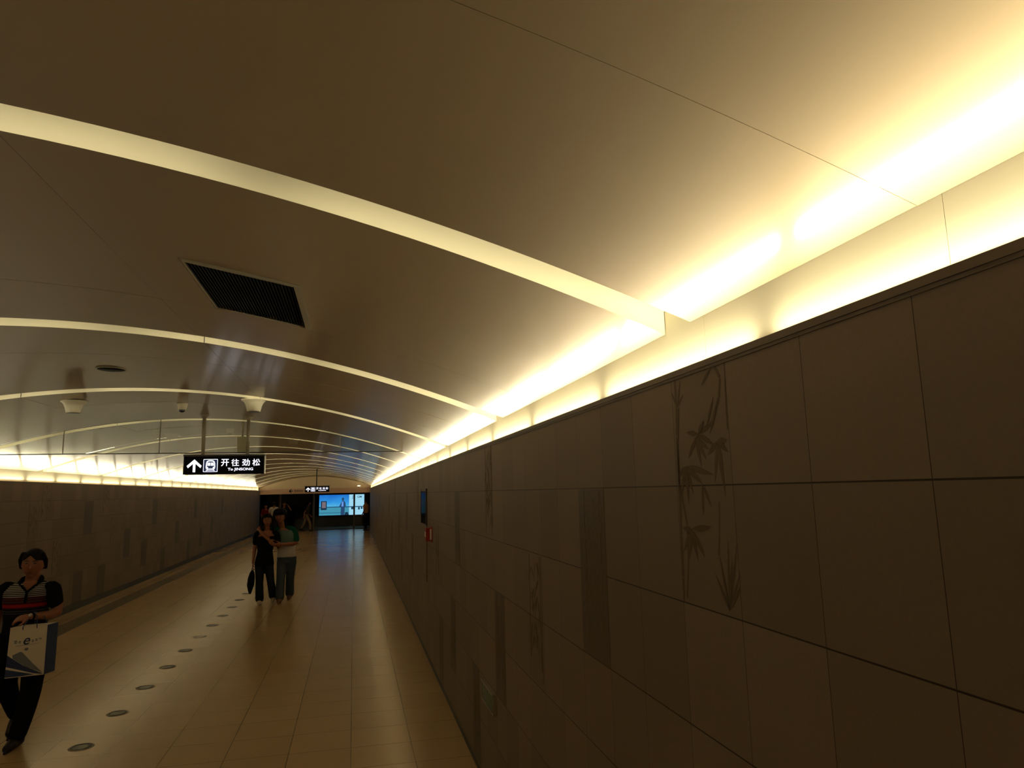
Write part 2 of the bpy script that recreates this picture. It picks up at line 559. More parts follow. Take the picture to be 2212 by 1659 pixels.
for k in range(4):
    q0 = at_y(637.5 + 5 * k, 1060.5, Y1 - 0.12)
    mb = MB(); rr = lambda w_, h_: [(q0.x - w_, Y1 - 0.1205, q0.z - h_), (q0.x + w_, Y1 - 0.1205, q0.z - h_), (q0.x + w_, Y1 - 0.1205, q0.z + h_), (q0.x - w_, Y1 - 0.1205, q0.z + h_)]
    mb.ring(rr(.048, .055), rr(.030, .036), (0, -.003, 0)); mb.box((q0.x - .008, Y1 - .1235, q0.z - .05), (q0.x + .008, Y1 - .1205, q0.z + .05))
    mb.build('printed_character', M['trim'], hd, off=(0, 0, 0))
b = MB(); b.box((-5.3, Y0 - 0.1, 0), (1.2, Y0, 3.3))
tag(b.build('wall_back', M['wall']), 'brown stone wall closing the passage behind the viewpoint', 'wall', kind='structure')
# platform hall beyond
b = MB(); b.box((-9, 47.0, -1.2), (5, 47.1, 3.2)); b.box((-9, 40.2, 3.0), (5, 47, 3.1))
b.box((-9.1, 40.1, -0.1), (-9, 47, 3.1)); b.box((5, 40.1, -0.1), (5.1, 47, 3.1))
tag(b.build('wall_platform', M['gap']), 'black wall of the platform hall far beyond the opening', 'wall', kind='structure')

# ------------------------------------------------------------------ engraved bamboo panels in the stone walls
LEAF = [0]


def leaf(mb, X, sgn, y, z, ang, ln, wd):
    """slim bamboo leaf lying flat on the wall plane x = X."""
    dy, dz = math.cos(ang), math.sin(ang)
    py_, pz_ = -dz, dy
    pts = []
    for t, h in ((0, 0), (0.25, 0.8), (0.5, 1.0), (0.8, 0.5), (1.0, 0)):
        pts.append((y + dy * ln * t + py_ * wd * h / 2, z + dz * ln * t + pz_ * wd * h / 2))
    for t, h in ((0.8, 0.5), (0.5, 1.0), (0.25, 0.8)):
        pts.append((y + dy * ln * t - py_ * wd * h / 2, z + dz * ln * t - pz_ * wd * h / 2))
    LEAF[0] += 1
    X -= sgn * 0.00012 * (LEAF[0] % 9)
    mb.prism([(X, a, c) for a, c in pts], (-0.0003 * sgn, 0, 0))


def bamboo(wall, X, sgn, y0, y1, z0, z1, dark, seed, detail=1.0):
    r = random.Random(seed)
    Xf = X - sgn * 0.0003
    if dark:
        s = MB(); s.box((min(Xf, Xf - sgn * .0008), y0 + .002, z0 + .002), (max(Xf, Xf - sgn * .0008), y1 - .002, z1 - .002))
        p = s.build('inlaid_slab', M['wall_dark'], wall, off=(0, 0, 0))
        Xf -= sgn * 0.001
    mb = MB()
    W, H = y1 - y0, z1 - z0
    stalks = [0.10, 0.16, 0.86] if not dark else [0.2, 0.75]
    for u in stalks:                                     # jointed stalks
        yy = y0 + W * u
        zz = z0 + r.uniform(0, 0.2) * H
        while zz < z1 - 0.02:
            z2 = min(z1 - 0.004, zz + r.uniform(.10, .16))
            wd = 0.006 + 0.004 * r.random()
            y2 = yy + r.uniform(-.006, .006)
            mb.prism([(Xf, yy - wd / 2, zz), (Xf, yy + wd / 2, zz), (Xf, y2 + wd / 2, z2 - .004), (Xf, y2 - wd / 2, z2 - .004)], (-0.0008 * sgn, 0, 0))
            yy, zz = y2, z2
    nk = int(14 * detail)
    for k in range(nk):                                  # drooping leaf sprays
        cy_, cz_ = y0 + W * (.2 + .6 * ((k * .618) % 1)), z0 + H * (.30 + .66 * k / max(1, nk - 1) + r.uniform(-.04, .04))
        for q in range(r.randint(2, 4)):
            ang = -PI / 2 + r.uniform(-.8, .8)
            ln = r.uniform(.06, .13)
            ya, za = min(max(cy_ + r.uniform(-.02, .02), y0 + .02), y1 - .02), cz_
            ye = ya + math.cos(ang) * ln
            if ye < y0 + .01 or ye > y1 - .01 or za + math.sin(ang) * ln < z0 + .01:
                continue
            leaf(mb, Xf, sgn, ya, za, ang, ln, r.uniform(.007, .014))
    mb.build('bamboo_engraving', M['engrave_light'] if dark else M['engrave'], wall, off=(0, 0, 0))


ROWS = [2.318, 2.003, 1.6795, 1.356, 1.0325, 0.709, 0.3855, 0.062]


def snap_y(y):
    return 0.932 + 0.3015 * math.floor((y - 0.932) / 0.3015)


# the large engraved bamboo on the nearest decorated slab: stalks, leaf clusters and a tuft of grass
def wz(zx, zy):
    p = at_x(1400 + zx / 2.767, 740 + zy / 2.767, XR)
    return p.y, p.z


mb = MB()
for path, wd in ((((158, 205), (170, 380), (172, 560), (186, 850), (200, 1150), (213, 1400), (217, 1540)), .0105), (((182, 390), (180, 600), (190, 850), (235, 1090), (243, 1300), (236, 1525)), .008),
                 (((395, 140), (430, 210), (424, 330), (388, 470), (345, 520)), .010), (((425, 950), (428, 1150), (424, 1270)), .004), (((455, 110), (462, 300), (476, 520)), .005)):
    for (ax_, ay_), (bx_, by_) in zip(path[:-1], path[1:]):
        y1_, z1_ = wz(ax_, ay_); y2_, z2_ = wz(bx_, by_)
        leaf_x = XR - .0004
        d_ = Vector((y2_ - y1_, z2_ - z1_)).normalized(); q_ = Vector((-d_.y, d_.x)) * wd / 2
        g_ = d_ * .002
        mb.prism([(leaf_x, y1_ + g_.x + q_.x, z1_ + g_.y + q_.y), (leaf_x, y2_ + q_.x, z2_ + q_.y), (leaf_x, y2_ - q_.x, z2_ - q_.y), (leaf_x, y1_ + g_.x - q_.x, z1_ + g_.y - q_.y)], (-.0003, 0, 0))
for (ax_, ay_), tips, wd in (((175, 390), ((140, 295), (192, 228), (212, 308)), .009), ((350, 505), ((390, 325),), .010), ((372, 545), ((418, 330),), .010), ((375, 150), ((318, 255),), .010),
                             ((300, 548), ((230, 537), (335, 465), (388, 478), (246, 675), (396, 612), (312, 650)), .016), ((285, 575), ((243, 690), (322, 742), (352, 700), (367, 640)), .015),
                             ((415, 590), ((472, 582), (402, 840), (452, 765), (467, 925), (358, 672), (482, 655)), .016), ((230, 740), ((183, 805), (200, 912), (246, 962), (322, 842), (345, 772), (396, 792), (272, 905)), .018),
                             ((325, 845), ((332, 1035), (382, 985)), .012), ((260, 1115), ((382, 1100), (208, 1110), (302, 1305), (342, 1282), (213, 1255), (250, 1300)), .016),
                             ((490, 1605), ((532, 1200), (478, 1188), (430, 1280), (404, 1380), (547, 1395), (556, 1455), (505, 1300)), .010)):
    y1_, z1_ = wz(ax_, ay_)
    for tx_, ty_ in tips:
        y2_, z2_ = wz(tx_, ty_)
        leaf(mb, XR - .0005, 1, y1_, z1_, math.atan2(z2_ - z1_, y2_ - y1_), math.hypot(y2_ - y1_, z2_ - z1_), wd)
mb.build('bamboo_engraving', M['engrave'], wall_r, off=(0, 0, 0))

for (y, r0, dark, seed) in [(2.55, 1, True, 2), (3.4, 2, False, 3), (4.3, 3, True, 4), (4.65, 0, False, 5), (5.2, 5, True, 6), (6.1, 1, True, 7),
                            (6.5, 4, True, 8), (7.6, 2, False, 9), (7.3, 5, True, 10), (10.2, 0, False, 11), (11.0, 3, True, 12), (12.3, 1, True, 13), (13.5, 4, False, 14),
                            (14.4, 2, True, 15), (16.0, 0, True, 16), (17.2, 3, True, 17), (18.6, 1, False, 18), (20.2, 4, True, 19), (22.5, 2, True, 20), (25, 1, True, 21), (28, 3, True, 22)]:
    ya = snap_y(y)
    bamboo(wall_r, XR, 1, ya + .001, ya + .3005, ROWS[r0 + 2] + .001, ROWS[r0] - .002, dark, seed, 1.0 if y < 6 else 0.6)
for (x0, x1, yp, r0, dark, seed) in [(183, 195, 1100, 1, True, 31), (90, 104, 1060, 0, False, 47), (238, 249, 1135, 2, False, 32), (267, 274, 1170, 3, True, 33), (209, 222, 1250, 5, True, 34), (303, 311, 1220, 4, True, 35),
                                     (346, 352, 1205, 5, True, 36), (329, 337, 1105, 1, True, 37), (378, 384, 1150, 3, True, 38), (403, 408, 1186, 5, True, 39), (419, 423, 1100, 1, True, 40),
                                     (429, 433, 1183, 4, True, 41), (115, 125, 1150, 3, False, 42), (478, 481, 1090, 1, True, 43), (455, 458, 1130, 3, True, 44), (60, 75, 1110, 1, False, 45), (222, 230, 1070, 0, False, 46), (155, 168, 1290, 5, True, 48)]:
    a = at_x(x0, yp, XL).y
    c = a + 0.45
    bamboo(wall_l, XL, -1, a, c, ROWS[min(7, r0 + 2)] + .001, ROWS[r0] - .02, dark, seed, 0.6)


# ------------------------------------------------------------------ hanging direction signs
def text_mesh(mb, txt, x0, z0, x1, z1, y, bold=0.0):
    """lettering fitted to a box on the plane y, 1.5 mm thick."""
    cu = bpy.data.curves.new('t', 'FONT')
    cu.body = txt
    cu.offset = bold
    o = bpy.data.objects.new('t', cu)
    C.objects.link(o)
    dg = bpy.context.evaluated_depsgraph_get()
    me = bpy.data.meshes.new_from_object(o.evaluated_get(dg))
    xs = [v.co.x for v in me.vertices]; ys = [v.co.y for v in me.vertices]
    ax, bx, ay, by = min(xs), max(xs), min(ys), max(ys)
    V = [(x0 + (v.co.x - ax) / (bx - ax) * (x1 - x0), y, z0 + (v.co.y - ay) / (by - ay) * (z1 - z0)) for v in me.vertices]
    mb.add(V, [tuple(p.vertices) for p in me.polygons])
    bpy.data.objects.remove(o)
    bpy.data.meshes.remove(me)
    bpy.data.curves.remove(cu)


def rrect(cx, cz, hw, hh, r, y, n=6):
    P = []
    for qx, qz, a0 in ((1, 1, 0), (-1, 1, PI / 2), (-1, -1, PI), (1, -1, 1.5 * PI)):
        for k in range(n + 1):
            a = a0 + PI / 2 * k / n
            P.append((cx + qx * (hw - r) + r * math.cos(a), y, cz + qz * (hh - r) + r * math.sin(a)))
    return P


def sign(label, corner, W, H, D, poles, side):
    """corner: lower left front corner; the lit face looks towards -y."""
    x0, y, z0 = corner
    root = thing('hanging_direction_sign', label, 'sign', (x0 + W / 2, y + D / 2, z0), 'lit direction signs')
    mb = MB(); mb.box((x0, y, z0), (x0 + W, y + D, z0 + H))
    mb.build('housing', M['black'], root)
    for xa in (x0 + W, x0 - .008):
        mb = MB(); mb.box((xa, y + .004, z0), (xa + .008, y + D - .004, z0 + H)); mb.build('end_cap', M['steel'], root)
    mb = MB(); mb.box((x0 - .008, y, z0 + H), (x0 + W + .008, y + D, z0 + H + .022))
    mb.build('top_rail', M['darkmetal'], root)
    U = lambda px: x0 + (px - 520) / 980 * W
    Vv = lambda py: z0 + (915 - py) / 225 * H
    yf = y - 0.002
    d = (0, -0.001, 0)
    a = MB()                                                   # arrow: shaft and head
    a.prism([(U(632), yf, Vv(886)), (U(662), yf, Vv(886)), (U(662), yf, Vv(775)), (U(632), yf, Vv(775))], d)
    a.prism([(U(647), yf, Vv(728)), (U(736), yf, Vv(808)), (U(724), yf, Vv(836)), (U(647), yf, Vv(769)), (U(572), yf, Vv(836)), (U(558), yf, Vv(808))], d)
    a.build('arrow', M['lit'], root)
    t = MB()                                                   # train pictogram
    cx, cz = U(843), Vv(806)
    sx, sz = W / 980, H / 225
    t.ring(rrect(cx, cz, 87 * sx, 80 * sz, 8 * sx, yf), rrect(cx, cz, 81 * sx, 74 * sz, 6 * sx, yf), d)

    def body(k):
        P = []
        for (u, v) in ((-52, -44), (-58, -20), (-55, 20), (-48, 48), (-30, 62), (0, 66), (30, 62), (48, 48), (55, 20), (58, -20), (52, -44), (30, -50), (0, -50), (-30, -50)):
            P.append((cx + u * k * sx, yf, cz + (v * k) * sz + 2 * sz))
        return P
    t.ring(body(1.0), body(0.78), d)
    t.prism([(cx - 40 * sx, yf, cz - 2 * sz), (cx - 34 * sx, yf, cz + 34 * sz), (cx - 4 * sx, yf, cz + 38 * sz), (cx - 4 * sx, yf, cz - 2 * sz)], d)
    t.prism([(cx + 40 * sx, yf, cz - 2 * sz), (cx + 4 * sx, yf, cz - 2 * sz), (cx + 4 * sx, yf, cz + 38 * sz), (cx + 34 * sx, yf, cz + 34 * sz)], d)
    for e in (-1, 1):
        t.prism([(cx + e * 38 * sx - 9 * sx, yf, cz - 32 * sz), (cx + e * 38 * sx + 9 * sx, yf, cz - 32 * sz), (cx + e * 38 * sx + 9 * sx, yf, cz - 18 * sz), (cx + e * 38 * sx - 9 * sx, yf, cz - 18 * sz)], d)
        t.prism([(cx + e * 30 * sx, yf, cz - 50 * sz), (cx + e * 42 * sx, yf, cz - 50 * sz), (cx + e * 56 * sx, yf, cz - 66 * sz), (cx + e * 42 * sx, yf, cz - 66 * sz)], d)
    t.prism([(cx - 46 * sx, yf, cz - 62 * sz), (cx + 46 * sx, yf, cz - 62 * sz), (cx + 46 * sx, yf, cz - 56 * sz), (cx - 46 * sx, yf, cz - 56 * sz)], d)
    t.build('train_symbol', M['lit'], root)
    f = MB(); f.prism(rrect(cx, cz, 80 * sx, 73 * sz, 5 * sx, y - .0006), (0, -.0004, 0)); f.build('symbol_field', M['litblue'], root)
    c = MB()
    for ch, px in zip('\u5f00\u5f80\u52b2\u677e', (1018, 1143, 1275, 1403)):
        text_mesh(c, ch, U(px - 48), Vv(816), U(px + 48), Vv(727), yf - .001, 0.010)
    text_mesh(c, 'To JINSONG', U(1054), Vv(881), U(1366), Vv(838), yf - .001, 0.016)
    c.build('lettering', M['lit'], root)
    for px in poles:
        xx = x0 + W * px
        mb = MB(); mb.tube([(xx, y + D / 2, z0 + H + .02), (xx, y + D / 2, vz(xx) - .002)], 0.022, 14, dome=False)
        mb.lathe((xx, y + D / 2, vz(xx) - .05), [(0.022, 0), (0.045, .03), (0.05, .048)], 20)
        pl = mb.build('hanging_pole', side, root)
    return root


YS = 9.36
p0, p1 = at_y(395.5, 1025.5, YS), at_y(571, 984.5, YS)
SWd, SHt = p1.x - p0.x, p1.z - p0.z
sign('black lit sign with arrow and train symbol hanging nearest, beside the glass smoke screen', (p0.x, YS, p0.z), SWd, SHt, 0.12, (0.215, 0.775), M['pole'])
YS2 = 29.2
p2 = at_y(658.5, 1063.5, YS2)
far = sign('small far black lit arrow sign hanging before the end wall header', (p2.x, YS2, p2.z), SWd, SHt, 0.12, (0.47,), M['darkmetal'])

# ------------------------------------------------------------------ glass smoke screen hanging from the vault
YG = 9.86
zb = at_y(500, 979, YG).z
scr = thing('glass_smoke_screen', 'clear glass smoke screen hanging across the vault just behind the near sign', 'glass screen', (VC, YG, zb))
half = math.sqrt((VZ - 0.004 - zb) / VK)
cuts = [VC - half, at_y(137, 950, YG).x, at_y(345, 950, YG).x, at_y(735, 950, YG).x, VC + half]
for a, c in zip(cuts[:-1], cuts[1:]):
    a2, c2 = a + .004, c - .004
    n = 14
    top = [(a2 + (c2 - a2) * k / n, YG, vz(a2 + (c2 - a2) * k / n) - .003) for k in range(n + 1)]
    mb = MB(); mb.prism([(a2, YG, zb + .012)] + [q_ for q_ in top if q_[2] > zb + .016] + [(c2, YG, zb + .012)], (0, .010, 0))
    mb.build('glass_pane', M['glass'], scr)
mb = MB(); mb.box((VC - half + .01, YG - .006, zb), (VC + half - .01, YG + .016, zb + .012)); mb.build('bottom_rail', M['darkmetal'], scr)
for x in cuts[1:-1]:
    mb = MB(); mb.box((x - .004, YG - .001, zb + .012), (x + .004, YG + .011, vz(x) - .004)); mb.build('pane_joint', M['pole'], scr)

# ------------------------------------------------------------------ fittings on the ceiling
def on_vault(px, py):
    d = ray(px, py)
    t = 0.5
    while t < 40:
        q = EYE + d * t
        if q.z >= vz(q.x):
            return q
        t += 0.004
    return q


for px, py, lab in ((160, 866, 'cream bell-shaped loudspeaker on the vault, left of the dome camera'), (549, 863, 'cream bell-shaped loudspeaker on the vault, directly above the near hanging sign')):
    c = on_vault(px, py)
    zt = vz(c.x) - .002
    t = thing('ceiling_speaker', lab, 'speaker', (c.x, c.y, zt), 'bell speakers')
    mb = MB(); mb.lathe((c.x, c.y, zt), [(0.062, -.125), (0.066, -.122), (0.070, -.105), (0.078, -.07), (0.090, -.04), (0.107, -.018), (0.125, -.008), (0.128, 0.0)], 36)
    mb.build('bell', M['cream'], t)
    mb = MB(); mb.lathe((c.x, c.y, zt - .1255), [(0.050, -.002), (0.058, -.001), (0.060, 0.001)], 32); mb.build('grille', M['darkmetal'], t)
c = on_vault(394, 871)
zt = vz(c.x) - .001
t = thing('dome_camera', 'small cream dome camera on the vault between the two bell speakers', 'camera', (c.x, c.y, zt))
mb = MB(); mb.lathe((c.x, c.y, zt), [(0.040, -.075), (0.046, -.07), (0.052, -.04), (0.058, -.015), (0.058, 0)], 28); mb.build('housing', M['cream'], t)
mb = MB(); mb.lathe((c.x, c.y, zt - .0755), [(0.006, -.030), (0.022, -.024), (0.032, -.012), (0.036, 0)], 24); mb.build('lens_dome', M['mirrorglass'], t)
c = on_vault(240, 797)
zt = vz(c.x) - .001
t = thing('recessed_ceiling_disc', 'round dark recessed disc with a pale rim in the vault', 'ceiling fitting', (c.x, c.y, zt))
mb = MB(); mb.lathe((c.x, c.y, zt), [(0.100, -.004), (0.108, -.005), (0.112, 0)], 40); mb.build('rim', M['pole'], t)
mb = MB(); mb.lathe((c.x, c.y, zt - .0052), [(0.098, -.001), (0.1, 0)], 40); mb.build('grille', M['black'], t)
c = at_y(524, 944, YG + .35)
t = thing('cream_tapered_box', 'cream tapered box hanging behind the near sign by its right pole', 'box', (c.x, c.y, c.z))  # tapered cream box on a thin stem
ztop = vz(c.x) - .003
mb = MB()
zbx = at_y(524, 978, YG + .35).z
mb.hexa([(c.x - .055, c.y - .04, zbx), (c.x + .055, c.y - .04, zbx), (c.x + .055, c.y + .04, zbx), (c.x - .055, c.y + .04, zbx),
         (c.x - .067, c.y - .05, c.z), (c.x + .067, c.y - .05, c.z), (c.x + .067, c.y + .05, c.z), (c.x - .067, c.y + .05, c.z)])
mb.build('body', M['cream'], t)
mb = MB(); mb.tube([(c.x, c.y, c.z), (c.x, c.y, ztop)], .014, 12, dome=False); mb.build('stem', M['pole'], t)

# return-air grille
v0, v1, w0, w1 = VENT
t = thing('ceiling_vent', 'dark slatted air grille with thin frame set in the vault', 'vent', ((v0 + v1) / 2, (w0 + w1) / 2, vz((v0 + v1) / 2)))
def vb(mb, x0, x1, y0, y1, h0, h1):
    mb.hexa([(x0, y0, vz(x0) + h0), (x1, y0, vz(x1) + h0), (x1, y1, vz(x1) + h0), (x0, y1, vz(x0) + h0),
             (x0, y0, vz(x0) + h1), (x1, y0, vz(x1) + h1), (x1, y1, vz(x1) + h1), (x0, y1, vz(x0) + h1)])
mb = MB(); fw = .030
vb(mb, v0 + .002, v0 + .014, w0 + .012, w1 - .003, .002, .02); vb(mb, v1 - fw, v1 - .002, w0 + .012, w1 - .003, -.004, .02)
vb(mb, v0 + .014, v1 - fw, w0 + .012, w0 + .034, -.004, .02); vb(mb, v0 + .014, v1 - fw, w1 - .014, w1 - .003, .002, .02)
mb.build('frame', M['pole'], t)
mb = MB(); vb(mb, v0 - .01, v1 + .01, w0 - .01, w1 + .01, .075, .085); vb(mb, v0 - .01, v0, w0, w1, .013, .075); vb(mb, v1, v1 + .01, w0, w1, .013, .075)
vb(mb, v0, v1, w0 - .01, w0, .013, .075); vb(mb, v0, v1, w1, w1 + .01, .013, .075)
mb.build('duct', M['gap'], t)
ns = 30
for k in range(ns):
    x = v0 + .02 + (v1 - fw - v0 - .03) * k / (ns - 1)
    mb = MB(); vb(mb, x - .0022, x + .0022, w0 + .034, w1 - .014, .003, .022); mb.build('slat', M['black'], t)

# ------------------------------------------------------------------ lamps sunk in the floor
prev = None
LAMP_LAB = ['nearest round floor lamp, dark and greenish, beside the woman with the bag', 'second round floor lamp of the row from the near end', 'third round floor lamp of the row from the near end',
            'fourth round floor lamp of the row from the near end', 'fifth round floor lamp of the row from the near end', 'sixth round floor lamp of the row from the near end', 'seventh round floor lamp of the row, four short of the couple',
            'eighth round floor lamp of the row, nearer than the couple', 'ninth round floor lamp, last before the couple', 'tenth round floor lamp, level with the couple', 'eleventh round floor lamp, just past the couple', 'farthest visible round floor lamp beyond the couple']
for k in range(12):
    y = 6.62 + .897 * k
    if prev is None:
        t = thing('floor_lamp_disc', LAMP_LAB[k], 'floor lamp', (-2.148, y, 0), 'round lamps sunk in the floor')
        mb = MB(); mb.ring([(-2.148 + .094 * math.cos(a), y + .094 * math.sin(a), 0) for a in [i * PI / 24 for i in range(48)]],
                           [(-2.148 + .080 * math.cos(a), y + .080 * math.sin(a), 0) for a in [i * PI / 24 for i in range(48)]], (0, 0, .0025))
        mb.build('steel_ring', M['lampring'], t)
        mb = MB(); mb.lathe((-2.148, y, 0), [(.079, 0), (.079, .0018), (.05, .0018), (.001, .0018)], 40); mb.build('glass_cover', M['lampglass'], t)
        prev = t
    else:
        t = copy_tree(prev); t.location = (-2.148, y, 0); t['label'] = LAMP_LAB[k]
        if k == 5:                                     # steel in place of the glass, added to give this lamp a glint
            gc = [c_ for c_ in t.children if c_.name.startswith('glass_cover')][0]
            gc.data = gc.data.copy(); gc.data.materials[0] = M['steel']

# ------------------------------------------------------------------ fittings on the right wall
X = XR
# tall hose cabinet front
t = thing('hose_cabinet', 'tall narrow wall cabinet with dark glass upper half, beyond the red alarm box', 'cabinet', (X, 9.15, .9))
ya, yb = 8.80, 9.50
mb = MB(); mb.box((X - .012, ya, .90), (X - .0005, yb, 1.59)); mb.build('lower_panel', M['wall'], t)
mb = MB(); mb.box((X - .014, ya + .02, 1.60), (X - .0005, yb - .02, 2.03)); mb.build('glass_panel', M['mirrorglass'], t)
mb = MB(); mb.box((X - .018, ya, 1.59), (X - .0005, ya + .02, 2.05)); mb.box((X - .018, yb - .02, 1.59), (X - .0005, yb, 2.05)); mb.box((X - .018, ya, 2.03), (X - .0005, yb, 2.05)); mb.box((X - .018, ya, 1.585), (X - .0005, yb, 1.60))
mb.build('frame', M['darkmetal'], t)
# red alarm box
t = thing('fire_alarm_box', 'red alarm box projecting from the right wall', 'alarm box', (X, 8.3, 1.44))
mb = MB(); mb.box((X - .075, 8.22, 1.435), (X - .001, 8.38, 1.585)); bx = mb.build('body', M['red'], t)
mb = MB(); mb.box((X - .010, 8.20, 1.42), (X - .0008, 8.40, 1.60)); mb.build('back_plate', M['red'], t)
mb = MB(); mb.box((X - .030, 8.206, 1.45), (X - .012, 8.2195, 1.575)); fp = mb.build('lit_side_strip', M['cream'], t); fp['label'] = 'narrow cream strip coloured as the lit side'  # cream colour stands for the lit part of the box's side
mb = MB(); mb.box((X - .079, 8.26, 1.48), (X - .0752, 8.34, 1.54)); mb.build('break_glass', M['cream'], t)
# low exit sign
t = thing('exit_sign', 'dim green exit sign with running figure low on the right wall', 'sign', (X, 4.745, .59))
mb = MB(); mb.box((X - .022, 4.545, .584), (X - .0008, 4.945, .700)); M['exit'] = mat('dim_green_panel', (0.03, 0.075, 0.055), 0.3, vary=.05); mb.build('panel', M['exit'], t)
mb = MB(); mb.box((X - .030, 4.54, .700), (X - .0008, 4.95, .708)); mb.box((X - .026, 4.538, .578), (X - .0008, 4.952, .584)); mb.box((X - .026, 4.538, .584), (X - .0008, 4.545, .70)); mb.box((X - .026, 4.945, .584), (X - .0008, 4.952, .70))
mb.build('frame', M['steel'], t)
M['exitmark'] = mat('pale_green_mark', (0.16, 0.24, 0.19), 0.4, vary=0)
mb = MB()
P2 = lambda y, z: (X - .0225, 4.745 - y, .642 + z)
d = (-.0006, 0, 0)
mb.prism([P2(-.03 + .011 * math.cos(a), .036 + .011 * math.sin(a)) for a in [i * PI / 6 for i in range(12)]], d)     # head
for q in ([(-.035, .024), (-.018, .026), (-.024, -.006), (-.042, -.004)], [(-.042, -.004), (-.026, -.002), (-.012, -.024), (-.022, -.028)], [(-.022, -.020), (-.012, -.022), (-.014, -.044), (-.024, -.044)],
          [(-.042, -.006), (-.034, -.012), (-.062, -.036), (-.068, -.028)], [(-.020, .024), (-.014, .018), (.008, .006), (.006, .014)], [(-.034, .022), (-.032, .014), (-.060, .004), (-.060, .012)]):
    mb.prism([P2(*v) for v in q], d)
mb.ring([P2(.03, -.048), P2(.11, -.048), P2(.11, .046), P2(.03, .046)], [P2(.042, -.048), P2(.098, -.048), P2(.098, .036), P2(.042, .036)], d)
mb.prism([P2(-.16, .0), P2(-.12, .026), P2(-.12, .009), P2(-.085, .009), P2(-.085, -.009), P2(-.12, -.009), P2(-.12, -.026)], d)
mb.build('running_figure', M['exitmark'], t)

# small spotlight on top of the header beam
c = at_y(775, 1052, 39.7)
t = thing('header_spotlight', 'tiny lit spotlight on top of the end header', 'light', (c.x, c.y, ZH1))
mb = MB(); mb.lathe((c.x, c.y, ZH1 + .001), [(.05, 0), (.05, .02), (.02, .03)], 16); mb.tube([(c.x, c.y, ZH1 + .02), (c.x, c.y, ZH1 + .06)], .015, 10, dome=False); mb.build('base', M['darkmetal'], t)
M['lamp'] = mat('lamp_glow', (.9, .85, .7), .4, vary=0, emit=(1, .88, .6), strength=2.0)
mb = MB(); mb.ball((c.x, c.y - .02, ZH1 + .085), (.09, .06, .03), 16, 8); mb.build('lens', M['lamp'], t)

# ------------------------------------------------------------------ platform screen doors and the light box across the track
YD = 41.6
pd = thing('platform_screen_door', 'dark glass platform screen doors beyond the end opening', 'screen door', (-2, YD, 0))
mul = [at_y(px, 1100, YD).x for px in (535, 605, 677.5, 765, 830)]
for a, c in zip(mul[:-1], mul[1:]):
    mb = MB(); mb.box((a + .05, YD, .06), (c - .05, YD + .012, 2.35)); mb.build('glass_pane', M['darkglass'], pd)
for i, x in enumerate(mul):
    mb = MB(); mb.box((x - .05, YD - .04, 0), (x + .05, YD + .05, 2.35)); mb.build('mullion', M['trim'] if i < 3 else M['darkmetal'], pd)
mb = MB(); mb.box((mul[0] - .07, YD - .03, 2.35), (mul[-1] + .07, YD + .05, 2.6)); mb.build('header', M['darkmetal'], pd)
mb = MB()
for a, c in zip(mul[:-1], mul[1:]):
    mb.box((a + .07, YD - .01, 0), (c - .07, YD + .02, .06))
mb.build('sill', M['darkmetal'], pd)

YA = 45.5
a0, a1 = at_y(689, 1114, YA), at_y(787, 1067.5, YA)
WA, HA = a1.x - a0.x, a1.z - a0.z
ad = thing('light_box', 'bright blue lit advertising board seen through the platform doors', 'advertising board', (a0.x + WA / 2, YA + .1, a0.z))
mb = MB(); mb.box((a0.x - .12, YA + .02, a0.z - .12), (a1.x + .12, YA + .25, a1.z + .12)); mb.build('case', M['black'], ad)


def glow(name, col, st):
    return mat(name, (0.02, 0.02, 0.02), .5, vary=0, emit=col, strength=st)


m = bpy.data.materials.new('ad_sky')                      # printed sky: blue above, pale towards the horizon
N, L, bs = nodes_of(m)
tc = N.new('ShaderNodeTexCoord'); sp = N.new('ShaderNodeSeparateXYZ'); mr = N.new('ShaderNodeMapRange'); cr = N.new('ShaderNodeValToRGB')
nz = N.new('ShaderNodeTexNoise'); nz.inputs['Scale'].default_value = 1.3
mr.inputs['From Min'].default_value = HA * .36; mr.inputs['From Max'].default_value = HA
L.new(tc.outputs['Object'], sp.inputs[0])
av = N.new('ShaderNodeMath'); av.operation = 'MULTIPLY_ADD'; av.inputs[1].default_value = .5; L.new(nz.outputs['Fac'], av.inputs[0]); L.new(sp.outputs['Z'], av.inputs[2]); L.new(tc.outputs['Object'], nz.inputs['Vector'])
sb = N.new('ShaderNodeMath'); sb.operation = 'SUBTRACT'; sb.inputs[1].default_value = .25; L.new(av.outputs[0], sb.inputs[0])
L.new(sb.outputs[0], mr.inputs['Value']); L.new(mr.outputs[0], cr.inputs[0]); L.new(cr.outputs[0], bs.inputs['Emission Color'])
cr.color_ramp.elements[0].color = (.10, .42, .62, 1); cr.color_ramp.elements[1].color = (.012, .13, .48, 1)
e = cr.color_ramp.elements.new(.45); e.color = (.03, .26, .62, 1)
bs.inputs['Emission Strength'].default_value = 1.5; bs.inputs['Base Color'].default_value = (0, 0, 0, 1)
UA = lambda u: a0.x + WA * u
VA = lambda v: a0.z + HA * v


def adq(name, m, u0, u1, v0, v1, lay):
    mb = MB(); yy = YA + .018 - lay * .003
    mb.box((UA(u0), yy, VA(v0)), (UA(u1), yy + .002, VA(v1))); return mb.build(name, m, ad)


